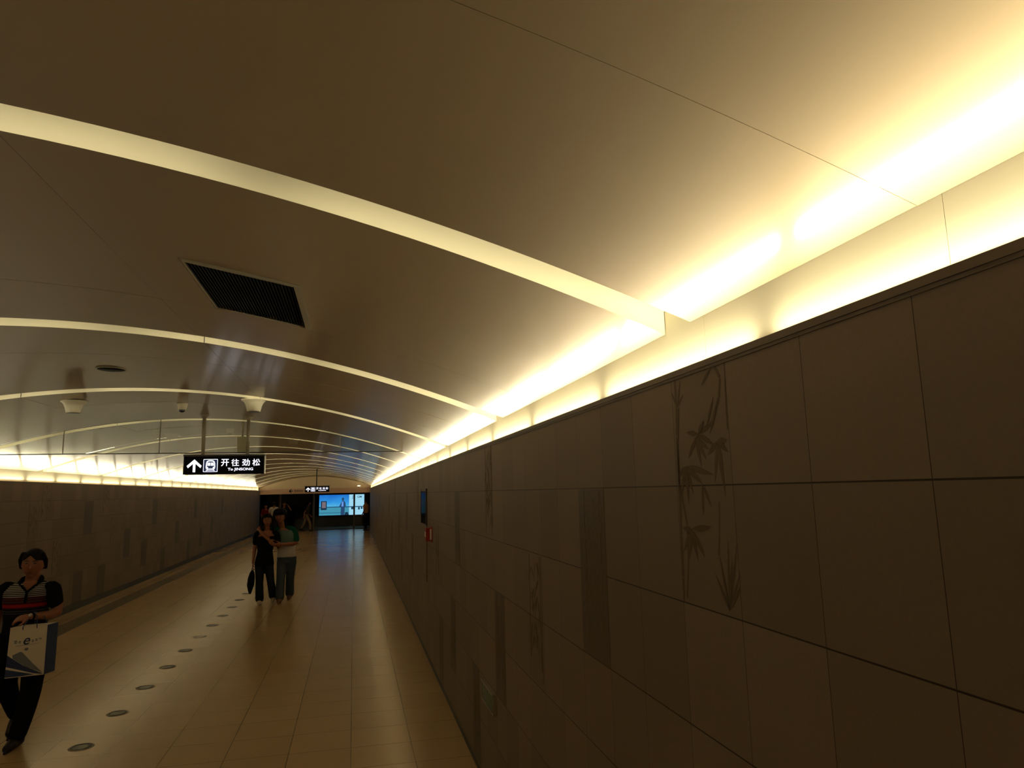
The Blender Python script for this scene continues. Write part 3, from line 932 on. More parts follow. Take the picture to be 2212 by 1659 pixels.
adq('printed_sky', m, 0, .66, .37, 1, 0)
adq('printed_sea', glow('ad_sea', (.055, .25, .34), 1.5), 0, .66, 0, .37, 0)
adq('printed_panel', glow('ad_pale', (.32, .58, .70), 1.5), .66, 1, 0, 1, 0)
M['addark'] = glow('ad_dark', (.012, .035, .07), 1.0)
adq('printed_railing', glow('ad_rail', (.012, .07, .16), 1.2), 0, 1, .375, .42, 1)
adq('printed_railing', glow('ad_rail2', (.03, .16, .26), 1.2), 0, .66, .10, .135, 1)
adq('printed_frame', M['addark'], .035, .165, .27, .70, 1)
adq('printed_portrait', glow('ad_portrait', (.20, .15, .17), 1.3), .06, .145, .36, .66, 2)
mb = MB(); yy = YA + .010                                  # standing figure
mb.prism([(UA(.475), yy, VA(0)), (UA(.56), yy, VA(0)), (UA(.565), yy, VA(.4)), (UA(.59), yy, VA(.45)), (UA(.575), yy, VA(.62)), (UA(.545), yy, VA(.7)), (UA(.505), yy, VA(.7)), (UA(.47), yy, VA(.55)), (UA(.44), yy, VA(.42)), (UA(.48), yy, VA(.38))], (0, -.002, 0))
mb.prism([(UA(.523) + .028 * WA * math.cos(a), yy, VA(.78) + .075 * HA * math.sin(a)) for a in [i * PI / 8 for i in range(16)]], (0, -.002, 0))
mb.build('printed_figure', glow('ad_figure', (.025, .07, .16), 1.2), ad)
mb = MB(); mb.prism([(UA(.49), yy - .004, VA(.42)), (UA(.535), yy - .004, VA(.42)), (UA(.535), yy - .004, VA(.66)), (UA(.50), yy - .004, VA(.66))], (0, -.001, 0)); mb.build('printed_shirt', glow('ad_shirt', (.16, .32, .75), 1.3), ad)
yy = YA + .010                                             # large dark lettering
mb = MB(); text_mesh(mb, 'Z', UA(.725), VA(.80), UA(.765), VA(.94), yy); mb.build('printed_lettering', M['addark'], ad)
mb = MB(); text_mesh(mb, 'GM', UA(.845), VA(.83), UA(.94), VA(.93), yy, .008); mb.build('printed_lettering', M['addark'], ad)
for u0, u1, v0_, v1_ in ((.71, .755, .27, .38), (.865, .90, .25, .37), (.925, .96, .28, .37)):
    mb = MB(); mb.box((UA(u0), yy, VA(v0_)), (UA(u1), yy + .001, VA(v1_))); mb.build('printed_block', M['addark'], ad)
mb = MB(); mb.prism([(UA(.56), yy, VA(0)), (UA(.66), yy, VA(0)), (UA(.64), yy, VA(.10)), (UA(.61), yy, VA(.15)), (UA(.58), yy, VA(.12))], (0, -.002, 0)); mb.build('printed_bush', M['addark'], ad)

# ------------------------------------------------------------------ people
M['skin'] = mat('skin', (0.25, 0.085, 0.040), 0.55, vary=.05)
M['lip'] = mat('lip', (0.15, 0.035, 0.022), 0.5, vary=0)
M['eye'] = mat('eye_dark', (0.02, 0.012, 0.01), 0.3, vary=0)
M['hair'] = mat('black_hair', (0.006, 0.005, 0.005), 0.6, spec=0.12, scale=60)
M['blackcloth'] = mat('black_cloth', (0.006, 0.006, 0.007), 0.95, spec=.05, scale=30)
M['denim'] = mat('dark_denim', (0.014, 0.018, 0.023), 0.9, spec=.1, scale=30)
M['denim2'] = mat('blue_denim', (0.050, 0.066, 0.078), 0.9, spec=.1, scale=30)
M['white'] = mat('white_cloth', (0.42, 0.37, 0.33), 0.9, spec=.1, scale=20)
M['palegreen'] = mat('pale_green_cloth', (0.10, 0.15, 0.12), 0.9, spec=.1, scale=20)
M['green'] = mat('green_cloth', (0.003, 0.055, 0.032), 0.9, spec=.1, scale=20)
M['khaki'] = mat('pale_khaki', (0.22, 0.15, 0.09), 0.9, spec=.1)
M['brown'] = mat('dark_brown_cloth', (0.055, 0.035, 0.022), 0.9, spec=.1)
M['tan'] = mat('tan_cloth', (0.45, 0.22, 0.08), 0.9, spec=.1)
M['redcloth'] = mat('red_cloth', (0.14, 0.010, 0.006), 0.9, spec=.1)
M['shoe'] = mat('black_shoe', (0.010, 0.008, 0.008), 0.5, spec=.3)
M['paleshoe'] = mat('pale_shoe', (0.45, 0.36, 0.28), 0.7)
M['brownshoe'] = mat('brown_shoe', (0.16, 0.07, 0.035), 0.6)


def smooth_path(pts, rad, k=3):
    """Catmull-Rom subdivision of a limb so that it bends softly."""
    P = [Vector(p) for p in pts]
    out, ro = [], []
    for i in range(len(P) - 1):
        a, b_, c_, d_ = P[max(i - 1, 0)], P[i], P[i + 1], P[min(i + 2, len(P) - 1)]
        for j in range(k):
            t = j / k
            out.append(0.5 * ((2 * b_) + (c_ - a) * t + (2 * a - 5 * b_ + 4 * c_ - d_) * t * t + (3 * b_ - a - 3 * c_ + d_) * t ** 3))
            ro.append(rad[i] + (rad[i + 1] - rad[i]) * t)
    out.append(P[-1]); ro.append(rad[-1])
    return out, ro


def limb(mb, pts, rad, n=14, k=3):
    p, r = smooth_path(pts, rad, k)
    mb.tube(p, r, n)


def hand(mb, wrist, direc, palm_n, size=0.17, curl=0.5, side=1):
    """palm with four unequal bent fingers and a thumb from its side. direc: towards the fingertips; palm_n: out of the palm."""
    d = Vector(direc).normalized()
    nrm = Vector(palm_n); nrm = (nrm - d * nrm.dot(d)).normalized()
    sd = d.cross(nrm).normalized() * side
    w = Vector(wrist)
    s = size / 0.18
    for q in (-.026, -.009, .009, .026):
        mb.tube([w + d * .01 * s + sd * q * .6 * s, w + d * .05 * s + sd * q * s, w + d * .09 * s + sd * q * 1.05 * s], [.014 * s, .015 * s, .012 * s], 10)
    for q, ln in ((.028, .070), (.010, .080), (-.009, .075), (-.027, .058)):
        a = w + d * .088 * s + sd * q * s
        p, cur, dd = [a], a, d.copy()
        for j, f in enumerate((.42, .33, .25)):
            ang = curl * (0.5 + .3 * j)
            dd = (dd * math.cos(ang) + nrm * math.sin(ang)).normalized()
            cur = cur + dd * ln * f * s
            p.append(cur)
        mb.tube(p, [.0092 * s, .0088 * s, .0082 * s, .0072 * s], 9)
    a = w + d * .030 * s + sd * .026 * s
    p1 = a + (d * .55 + sd * .75 + nrm * .2).normalized() * .034 * s
    p2 = p1 + (d * .85 + sd * .25 + nrm * .45).normalized() * .028 * s
    p3 = p2 + (d * .9 + nrm * .5).normalized() * .020 * s
    mb.tube([a, p1, p2, p3], [.012 * s, .0105 * s, .0095 * s, .0080 * s], 9)


class Figure:
    """Facing angle a = 0 looks along -y (towards the viewer); `lat` is the figure's axis seen to the right in the photo."""

    def __init__(s, name, label, base, a=0.0, group=None):
        s.root = thing(name, label, 'person', base, group)
        s.lat = Vector((math.cos(a), math.sin(a), 0))
        s.fwd = Vector((math.sin(a), -math.cos(a), 0))
        s.a = a
        s.body = MB()

    def head(s, c, h, tilt=0.0, turn=0.0, w=1.0):
        """c: head centre, h: head height (chin to crown)."""
        A = s.a + turn
        R = Matrix.Rotation(A, 3, 'Z') @ Matrix.Rotation(tilt, 3, 'Y')
        s.hR, s.hc, s.hh = R, Vector(c), h

        def shape(q, d):
            z = d.z
            if z < 0:                                   # jaw narrows, chin comes forward
                k = 1 - .30 * (-z) ** 1.5
                q = Vector((q.x * k, q.y * (1 - .20 * (-z)), q.z))
                q.y -= .012 * h / .22 * (-z)
            if d.y < -.3:                               # flatter face with sockets
                q.y *= .95
                for e in (-1, 1):
                    dx, dz = d.x - e * .36, d.z - .05
                    q.y += .10 * h * .25 * math.exp(-(dx * dx + dz * dz) / .035)
            return q
        s.body.ball(c, (.355 * h * w, .43 * h, .50 * h), 28, 20, R, shape)
        L = lambda x, y, z: Vector(c) + R @ Vector((x * h, y * h, z * h))
        s.L = L
        s.body.tube([L(0, -.385, .05), L(0, -.43, -.05), L(0, -.47, -.12)], [.028 * h, .038 * h, .050 * h], 10)     # nose
        s.body.ball(L(0, -.300, -.27), (.13 * h, .060 * h, .040 * h), 12, 8, R)
        s.body.ball(L(0, -.17, -.415), (.12 * h, .10 * h, .065 * h), 12, 8, R)
        for e in (-1, 1):
            s.body.ball(L(e * .365 * w, .03, -.02), (.035 * h, .065 * h, .12 * h), 10, 8, R)

    def face(s):
        L, h, R = s.L, s.hh, s.hR
        for e in (-1, 1):
            mb = MB(); mb.ball(L(e * .135, -.378, .055), (.050 * h, .030 * h, .024 * h), 12, 8, R); s.put(mb, 'eye', 'eye')
            mb = MB(); mb.tube([L(e * .06, -.405, .125), L(e * .14, -.40, .145), L(e * .215, -.35, .12)], [.010 * h, .014 * h, .008 * h], 8); s.put(mb, 'eyebrow', 'hair')
        mb = MB(); mb.ball(L(0, -.345, -.252), (.105 * h, .028 * h, .018 * h), 12, 8, R); mb.ball(L(0, -.340, -.287), (.085 * h, .030 * h, .020 * h), 12, 8, R)
        s.put(mb, 'lips', 'lip', .004)

    def put(s, mb, name, m, vox=0.0, it=0, parent=None):
        return mb.build(name, M[m] if isinstance(m, str) else m, parent or s.root, off=s.root.location, remesh=vox, smooth_it=it)

    def hair(s, kind='short', vox=.008, puff=1.0):
        h, R, L = s.hh, s.hR, s.L
        mb = MB()
        lim0 = {'fringe': .10, 'long': .24, 'side': .20, 'short': .26}[kind]

        def cap(q, d):
            if d.y < -.12:                              # leave the face open below the hairline
                lim = lim0 + (.38 * max(0.0, .75 - abs(d.x + .15) * 1.6) if kind == 'side' else 0) + (.20 * max(0.0, .6 - abs(d.x) * 2) if kind == 'long' else 0)
                if d.z < lim:
                    q = Vector((q.x * .72, q.y * .30, q.z * .85))
            if d.z < -.35:
                q = Vector((q.x * .8, q.y * .9, q.z * .7))
            return q
        mb.ball(L(0, .03, .045), (.425 * h * puff, .485 * h * puff, .53 * h * puff), 36, 26, R, cap)
        if kind == 'long':
            for e in (-1, 1):
                mb.tube([L(e * .22, -.20, .42), L(e * .38, -.10, .20), L(e * .45, .0, -.15), L(e * .46, .03, -.50), L(e * .40, .02, -.85)], [.09 * h, .11 * h, .13 * h, .14 * h, .09 * h], 12)
            mb.tube([L(0, .28, .2), L(0, .34, -.4), L(0, .30, -.85)], [.26 * h, .30 * h, .24 * h], 14)
        if kind == 'fringe':
            for x in (-.30, -.18, -.06, .07, .19, .30):
                mb.tube([L(x * .8, -.30, .46), L(x, -.43, .32), L(x * 1.08, -.435, .14)], [.10 * h, .085 * h, .035 * h], 9)
            for e in (-1, 1):
                mb.tube([L(e * .36, -.12, .36), L(e * .44, -.08, .08), L(e * .42, -.03, -.16)], [.11 * h, .09 * h, .05 * h], 9)
            mb.ball(L(0, .05, .30), (.46 * h, .46 * h, .34 * h), 24, 14, R)
        if kind == 'side':
            for e in (-1, 1):
                mb.tube([L(e * .30, -.20, .36), L(e * .40, -.08, .14), L(e * .385, .10, -.14)], [.10 * h, .085 * h, .07 * h], 10)
            mb.ball(L(.12, .42, -.10), (.20 * h, .15 * h, .17 * h), 14, 10, R)
        return s.put(mb, 'hair', 'hair', vox, 3)


def cut_neck(o, F, apex, half, top):
    """open a V at the front of a garment: apex and top are points, half the half width at the top."""
    bm = bmesh.new(); bm.from_mesh(o.data)
    kill = []
    for f in bm.faces:
        p = f.calc_center_median() + F.root.location
        r = p - apex
        if r.dot(F.fwd) > -.12 and r.z > 0 and abs(r.dot(F.lat)) < half * r.z / (top.z - apex.z):
            kill.append(f)
    bmesh.ops.delete(bm, geom=kill, context='FACES')
    bm.to_mesh(o.data); bm.free()


def torso_secs(F, hip, chest, sh, neck, wb, d, grow=0.0, z0=None):
    """sections from crotch to neck: hip, chest, shoulder, neck are centres; wb = (hip, waist, chest, shoulder half widths); d = depths."""
    hip, chest, sh, neck = (Vector(v) for v in (hip, chest, sh, neck))
    W = hip.lerp(chest, .5)
    S = [(hip + Vector((0, 0, -.09)), wb[0] * .86, d[0] * .85), (hip, wb[0], d[0]), (W, wb[1], d[1]), (chest, wb[2], d[2]), (chest.lerp(sh, .6), wb[3] * .97, d[2] * .95),
         (sh, wb[3] * .80, d[2] * .72), (sh.lerp(neck, .45), wb[3] * .42, d[2] * .55)]
    return [(p.x, p.y, p.z, a + grow, b + grow) for p, a, b in S if z0 is None or p.z >= z0 - 1e-6]


def foot(mb, heel, toe, w=.042, h=.055):
    heel, toe = Vector(heel), Vector(toe)
    m = heel.lerp(toe, .5)
    mb.tube([heel + Vector((0, 0, h * .8)), m + Vector((0, 0, h * .72)), heel.lerp(toe, .82) + Vector((0, 0, h * .55))], [h * .78, w * .92, w * .9 if w * .9 < h * .55 else h * .53], 14)


# ---- woman with the carrier bag, walking towards the viewer at the left edge
YW = 6.88
def Wp(px, py, dy=0.0):
    return at_y(px, py, YW + dy)


base = Wp(45, 1600); base.z = 0
F = Figure('person', 'woman in a striped polo shirt and black trousers walking with a white carrier bag', base, a=.10)
hd_c = Wp(72, 1218); hh = .232
F.head(hd_c, hh, tilt=.05, turn=.05, w=1.02)
sh, chest, hip, neck = Wp(67, 1262, .02), Wp(58, 1295, .01), Wp(52, 1390), Wp(70, 1247, .02)
hipz = .80
hip.z = hipz
tw = (.165, .150, .165, .185); td = (.115, .105, .115)
F.body.loft(torso_secs(F, hip, chest, sh, neck, [v - .012 for v in tw], [v - .012 for v in td]), 28, F.a)
F.body.tube([neck + Vector((0, .01, -.03)), Vector(hd_c) + Vector((0, .02, -.06))], [.056, .052], 16)
# her left arm (right in the photo): elbow out, forearm level across the belly
shL = Wp(115, 1271, .0); elL = Wp(123, 1322, -.02); wrL = Wp(68, 1331, -.20); 
limb(F.body, [shL, elL, wrL], [.050, .043, .026])
hdir = Wp(25, 1340, -.22) - wrL
hand(F.body, wrL, hdir, (0.15, .55, -.8), .165, .55, 1)
# her right arm (left edge of the photo): hanging
shR = Wp(12, 1273, .0); elR = Wp(-6, 1328, .04); wrR = Wp(-10, 1380, -.04)
limb(F.body, [shR, elR, wrR], [.050, .041, .026])
hand(F.body, wrR, (0.05, -.15, -1), (1, 0, 0), .165, .5, -1)
# legs
hL, hR_ = hip + F.lat * .085 + Vector((0, 0, -.06)), hip - F.lat * .085 + Vector((0, 0, -.06))
anL = Wp(50, 1583); anL.z = .075; anL.y -= .12
knL = (hL + anL) / 2 + F.fwd * .04 + Vector((.045, 0, .02))
anR = Wp(35, 1560, .22); anR.z = .17
knR = (hR_ + anR) / 2 + F.fwd * .09 + Vector((-.03, 0, .02))
for a_, k_, n_ in ((hL, knL, anL), (hR_, knR, anR)):
    limb(F.body, [a_, k_, n_], [.082, .055, .036])
toeL = anL + F.fwd * .16 + Vector((-.03, 0, 0)); toeL.z = 0
heelL = anL - F.fwd * .045; heelL.z = 0.0
toeR = anR + F.fwd * .15 + Vector((-.01, 0, 0)); toeR.z = .0
heelR = anR - F.fwd * .04; heelR.z = .11
foot(F.body, heelL + Vector((0, 0, .004)), toeL + Vector((0, 0, .004)), .034, .045)
foot(F.body, heelR, toeR, .034, .045)
F.put(F.body, 'body', 'skin', .0052, 2)
F.face()
F.hair('side', .007)
# striped shirt: pattern printed in bands round the body
zc = sh.z
m = bpy.data.materials.new('striped_knit')
N, L, bs = nodes_of(m)
tc = N.new('ShaderNodeTexCoord'); sp = N.new('ShaderNodeSeparateXYZ'); mr = N.new('ShaderNodeMapRange'); cr = N.new('ShaderNodeValToRGB')
L.new(tc.outputs['Object'], sp.inputs[0]); L.new(sp.outputs['Z'], mr.inputs['Value'])
zt, zbm = Wp(60, 1256).z, Wp(60, 1352).z
mr.inputs['From Min'].default_value = zt; mr.inputs['From Max'].default_value = zbm
L.new(mr.outputs[0], cr.inputs[0]); L.new(cr.outputs[0], bs.inputs['Base Color'])
bs.inputs['Roughness'].default_value = .9; bs.inputs['Specular IOR Level'].default_value = .1
K, WH, MA, RD, GY = (.010, .009, .012, 1), (.34, .31, .28, 1), (.055, .008, .008, 1), (.26, .012, .008, 1), (.05, .048, .045, 1)
stops = []
py = 1257
for k in range(8):
    stops += [(py, K), (py + 1.7, WH)]; py += 3.7
stops += [(py, MA), (1290, GY), (1291.5, MA), (1295.5, GY), (1297, MA), (1301.5, RD), (1308.5, MA), (1311, K), (1315, GY), (1317, K), (1320, GY), (1321.5, K)]
stops = [((q - 1256) / 96.0, c) for q, c in stops]
els = cr.color_ramp.elements
cr.color_ramp.interpolation = 'CONSTANT'
els[0].position, els[0].color = stops[0]
els[1].position, els[1].color = stops[-1]
for q, c in stops[1:-1]:
    e = els.new(q); e.color = c
mb = MB(); mb.loft(torso_secs(F, hip, chest, sh, neck, tw, td, .010, z0=hip.z), 36, F.a)
cut_neck(F.put(mb, 'striped_shirt', m, .007, 2), F, Wp(58, 1279, -.12), .085, Wp(63, 1250, -.12))
for a_, e_ in ((shL, elL), (shR, elR)):
    mb = MB(); c_ = a_.lerp(e_, .55); i_ = a_.lerp(sh, .22)
    limb(mb, [i_, a_ + Vector((0, 0, -.001)), c_], [.050, .062, .061])
    F.put(mb, 'sleeve', 'blackcloth', .009, 1)
mb = MB()
for e in (-1, 1):                                      # collar wings and placket
    A_ = neck - F.fwd * .070 + Vector((0, 0, .004)); B_ = neck + F.lat * e * .070 - F.fwd * .005 + Vector((0, 0, -.012)); D_ = neck + F.lat * e * .060 + F.fwd * .080 + Vector((0, 0, -.062))
    mb.tube([A_, A_.lerp(B_, .5) + F.lat * e * .022, B_, B_.lerp(D_, .55) + F.lat * e * .010, D_], [.018, .019, .021, .021, .012], 10)
    mb.tube([D_ + F.lat * e * -.01, Wp(58, 1279, -.142)], [.012, .009], 8)
mb.tube([Wp(58, 1279, -.142), Wp(56, 1290, -.150), Wp(54, 1300, -.150)], [.011, .013, .013], 8)
F.put(mb, 'collar', 'blackcloth', .006, 1)
mb = MB()
S = torso_secs(F, hip, chest, sh, neck, tw, td, .016)[:2]
top = hip + Vector((0, 0, .10))
mb.loft(S + [(top.x, top.y, top.z, tw[0] + .010, td[0] + .012)], 30, F.a)
for a_, k_, n_ in ((hL, knL, anL), (hR_, knR, anR)):
    limb(mb, [a_, k_, n_.lerp(k_, .10)], [.098, .078, .066])
F.put(mb, 'trousers', 'blackcloth', .011, 2)
for h_, t_ in ((heelL, toeL), (heelR, toeR)):
    mb = MB(); foot(mb, h_, t_, .046, .062); mb.tube([h_ + Vector((0, 0, .012)), t_ + Vector((0, 0, .012))], [.012, .012], 8)
    F.put(mb, 'shoe', 'shoe', .007, 2)
wv = (wrL - elL).normalized()
mb = MB(); cc = wrL - wv * .006
mb.tube([cc - wv * .008, cc + wv * .008], [.0315, .0315], 20, dome=False); F.put(mb, 'watch_strap', 'black')
mb = MB(); fc = cc + Vector((0, -.030, .012)); mb.tube([fc, fc + Vector((0, -.006, .003))], [.014, .014], 18, dome=False); F.put(mb, 'watch_face', 'white')

# ---- her carrier bag, hung from the forearm
YB = YW - .31
def Bp(px, py, dy=0.0):
    return at_y(px, py, YB + dy)


tl, tr, br, bl = Bp(22.7, 1356.5), Bp(102.7, 1349.5), Bp(94, 1457), Bp(9.5, 1466)
dep = Vector((.035, .115, 0))
bag = thing('carrier_bag', 'white paper carrier bag with blue swoosh and blue side hanging from a forearm', 'bag', (tl + tr + br + bl) / 4)
M['paper'] = mat('white_paper', (0.66, 0.58, 0.46), .6, vary=.03)
M['blue'] = mat('navy_print', (0.018, 0.036, 0.110), .55, vary=0)
M['greyblue'] = mat('greyblue_print', (0.16, 0.17, 0.20), .55, vary=0)
off = bag.location
def Q(u, v, lift=0.0):
    p = tl.lerp(tr, u).lerp(bl.lerp(br, u), v)
    return p + Vector((0, -.0012 - lift, 0))


mb = MB(); mb.hexa([bl, br, br + dep, bl + dep, tl, tr, tr + dep, tl + dep]); mb.build('body', M['paper'], bag, off=off)
mb = MB(); e = Vector((.001, 0, 0)); mb.prism([br + e, br + dep + e, tr + dep + e, tr + e], (.0012, 0, 0)); mb.build('side_gusset', M['blue'], bag, off=off)
fl = (0, -.0006, 0)
mb = MB(); mb.prism([Q(.0, .545), Q(.10, .60), Q(.45, .78), Q(1, 1 - .015), Q(.75, .955), Q(.3, .845), Q(.0, .775)], fl); mb.build('printed_swoosh', M['blue'], bag, off=off)
mb = MB(); mb.prism([Q(.0, .825), Q(.3, .885), Q(.75, .975), Q(.45, .985), Q(.0, .985)], fl); mb.build('printed_swoosh', M['blue'], bag, off=off)
mb = MB(); mb.prism([Q(.14, .555, .0004), Q(.33, .50, .0004), Q(.39, .51, .0004), Q(.7, .76, .0004), Q(.97, .955, .0004), Q(.5, .80, .0004), Q(.15, .62, .0004)], fl); mb.build('printed_shade', M['greyblue'], bag, off=off)
# logo: a large arched letter between small characters, a line of print and a round mark
tm, mb = MB(), MB()
text_mesh(tm, 'e', 0.0, 0.0, 1.0, 1.0, 0.0, 0.01)
for (x, y, z) in tm.v:                                 # slanted letter laid on the paper
    q = Q(.37 + .17 * x + .05 * z, .365 - .135 * z)
    mb.v.append(tuple(q))
mb.f, mb.sm = tm.f, tm.sm
mb.build('printed_initial', M['blue'], bag, off=off)
for u, v, w_, h_ in ((.185, .295, .035, .030), (.295, .305, .028, .022), (.64, .300, .025, .024), (.735, .285, .030, .022), (.835, .266, .033, .016)):
    mb = MB()
    mb.ring([Q(u - w_, v - h_), Q(u + w_, v - h_), Q(u + w_, v + h_), Q(u - w_, v + h_)], [Q(u - w_ * .5, v - h_ * .45), Q(u + w_ * .6, v - h_ * .45), Q(u + w_ * .6, v + h_ * .4), Q(u - w_ * .5, v + h_ * .4)], fl)
    mb.prism([Q(u - w_ * .12, v - h_), Q(u + w_ * .12, v - h_), Q(u + w_ * .12, v + h_), Q(u - w_ * .12, v + h_)], fl)
    mb.build('printed_character', M['greyblue'], bag, off=off)
mb = MB(); mb.prism([Q(.19, .375), Q(.80, .355), Q(.80, .362), Q(.19, .382)], fl); mb.build('printed_line', M['greyblue'], bag, off=off)
mb = MB(); mb.prism([Q(.49 + .055 * math.cos(a), .455 + .030 * math.sin(a)) for a in [i * PI / 9 for i in range(18)]], fl); mb.build('printed_mark', M['greyblue'], bag, off=off)
hk = wrL.lerp(elL, .10)
for u in (.34, .72):                                   # two string handles over the wrist
    pass
mb = MB(); a_, c_ = Q(.34, .055), Q(.72, .045)
topz = hk.z + .034
mb.tube([a_, a_ + Vector((0, -.003, .02)), Vector((a_.x * .5 + hk.x * .5, hk.y - .034, hk.z)), Vector((hk.x, hk.y - .012, topz)), Vector((c_.x * .5 + hk.x * .5, hk.y - .036, hk.z)), c_ + Vector((0, -.003, .02)), c_], .0032, 8)
mb.build('handle', M['blue'], bag, off=off)
mb = MB(); a_, c_ = Q(.34, .03) + dep + Vector((0, .003, 0)), Q(.72, .02) + dep + Vector((0, .003, 0))
mb.tube([a_, Vector((a_.x * .5 + hk.x * .5, hk.y + .034, hk.z)), Vector((hk.x, hk.y + .012, topz)), Vector((c_.x * .5 + hk.x * .5, hk.y + .036, hk.z)), c_], .0032, 8)
mb.build('handle', M['blue'], bag, off=off)

# ---- the couple walking arm in arm
YC = 13.95
def Cp(px, py, dy=0.0):
    return at_y(px, py, YC + dy)


base = Cp(560, 1306); base.z = 0
F = Figure('person', 'long-haired woman in black with a dark bag, held by the man in green', base, a=.05)
hd_c = Cp(578, 1124, -.10); hh = .225
F.head(hd_c, hh, tilt=-.04, turn=-.05)
neck = Cp(578, 1141, -.06); sh = Cp(577, 1150, -.05); chest = Cp(574, 1170, -.06); hip = Cp(571, 1212, -.05)
tw = (.158, .125, .150, .178); td = (.108, .095, .112)
F.body.loft(torso_secs(F, hip, chest, sh, neck, [v - .01 for v in tw], [v - .01 for v in td]), 26, F.a)
F.body.tube([neck + Vector((0, .01, -.04)), Vector(hd_c) + Vector((0, .02, -.06))], [.050, .047], 14)
shR = Cp(556, 1154, -.05); elR = Cp(550, 1186, -.02); wrR = Cp(546.5, 1216, -.10)
limb(F.body, [shR, elR, wrR], [.044, .036, .024])
hand(F.body, wrR, (-.03, -.05, -1), (1, .1, 0), .165, .9, -1)
shL = Cp(597, 1154, -.04); elL = Cp(601, 1180, .06); wrL = Cp(607, 1190, .22)
limb(F.body, [shL, elL, wrL], [.044, .036, .024])
hand(F.body, wrL, (.9, .3, .1), (0, 1, 0), .16, .4, 1)
hL, hR_ = hip + F.lat * .08 + Vector((0, 0, -.07)), hip - F.lat * .08 + Vector((0, 0, -.07))
anR = Cp(560.5, 1298); anR.z = .08
anL = Cp(590, 1290, .25); anL.z = .10
knR = (hR_ + anR) / 2 + F.fwd * .03; knL = (hL + anL) / 2 + F.fwd * .07
for a_, k_, n_ in ((hL, knL, anL), (hR_, knR, anR)):
    limb(F.body, [a_, k_, n_], [.078, .052, .034])
tR, eR = anR + F.fwd * .15, anR - F.fwd * .05; tR.z = eR.z = 0
tL, eL = anL + F.fwd * .15, anL - F.fwd * .05; tL.z = 0; eL.z = .03
foot(F.body, eR + Vector((0, 0, .004)), tR + Vector((0, 0, .004)), .032, .042); foot(F.body, eL + Vector((0, 0, .004)), tL + Vector((0, 0, .004)), .032, .042)
F.put(F.body, 'body', 'skin', .0062, 2)
F.face()
F.hair('long', .009)
mb = MB()
S = torso_secs(F, hip, chest, sh, neck, tw, td, .012)[:-1]
mb.loft([(S[0][0], S[0][1], S[0][2] + .02, S[0][3] + .03, S[0][4] + .03)] + S[1:5], 30, F.a)
for e, A_, B_ in ((-1, shR, elR), (1, shL, elL)):
    limb(mb, [sh + F.lat * e * .08 + Vector((0, 0, -.01)), A_, A_.lerp(B_, .55)], [.06, .062, .060])
cut_neck(F.put(mb, 'blouse', 'blackcloth', .0065, 2), F, Cp(581, 1164, -.16), .075, Cp(578, 1143, -.16))
mb = MB()
S = torso_secs(F, hip, chest, sh, neck, tw, td, .010)[:2]
mb.loft(S + [(hip.x, hip.y, hip.z + .08, tw[0], td[0])], 26, F.a)
for a_, k_, n_ in ((hL, knL, anL), (hR_, knR, anR)):
    limb(mb, [a_, k_, n_.lerp(k_, .08)], [.092, .070, .078])
F.put(mb, 'jeans', 'denim', .012, 2)
for h_, t_ in ((eR, tR), (eL, tL)):
    mb = MB(); foot(mb, h_, t_, .052, .060); mb.tube([h_ + Vector((0, 0, .012)), t_ + Vector((0, 0, .012))], [.012, .012], 8); F.put(mb, 'shoe', 'paleshoe', .008, 2)
# her shopping bag
bc = Cp(541.5, 1258, -.10)
bt = Cp(544.5, 1234, -.10)
bag = thing('shopping_bag', 'dark slouching bag hanging from the hand of the woman in black', 'bag', bc)
mb = MB()
P = lambda px, py: Cp(px, py, -.10)
secs = []
for py, x0, x1, dp in ((1283, 538, 542, .02), (1276, 535.5, 544.5, .05), (1264, 533.5, 549, .07), (1250, 535, 550.5, .06), (1238, 539, 550, .045), (1232, 543, 547.5, .03)):
    A_, B_ = P(x0, py), P(x1, py); c_ = (A_ + B_) / 2
    secs.append((c_.x, c_.y, c_.z, (B_.x - A_.x) / 2, dp))
mb.loft(secs, 24); mb.build('body', M['blackcloth'], bag, off=bag.location)
for e in (-1, 1):
    mb = MB(); mb.tube([P(545.5 + e * 1.5, 1234), P(545.5 + e * 1.2, 1229) + Vector((0, e * .02, 0)), wrR + Vector((0, e * .015 - .01, -.075))], .005, 8); mb.build('handle', M['black'], bag, off=bag.location)

base = Cp(606, 1302, .12); base.z = 0
F = Figure('person', 'man in a green and white shirt and blue jeans hugging the woman in black', base, a=-.06)
hd_c = Cp(605.5, 1115.5, .12); hh = .262
F.head(hd_c, hh, tilt=-.08, turn=-.12)
neck = Cp(609, 1135, .16); sh = Cp(613.5, 1145, .17); chest = Cp(617, 1167, .16); hip = Cp(619.5, 1205, .14)
tw = (.168, .155, .180, .205); td = (.115, .11, .125)
F.body.loft(torso_secs(F, hip, chest, sh, neck, [v - .012 for v in tw], [v - .012 for v in td]), 26, F.a)
F.body.tube([neck + Vector((0, .01, -.04)), Vector(hd_c) + Vector((0, .02, -.06))], [.058, .055], 14)
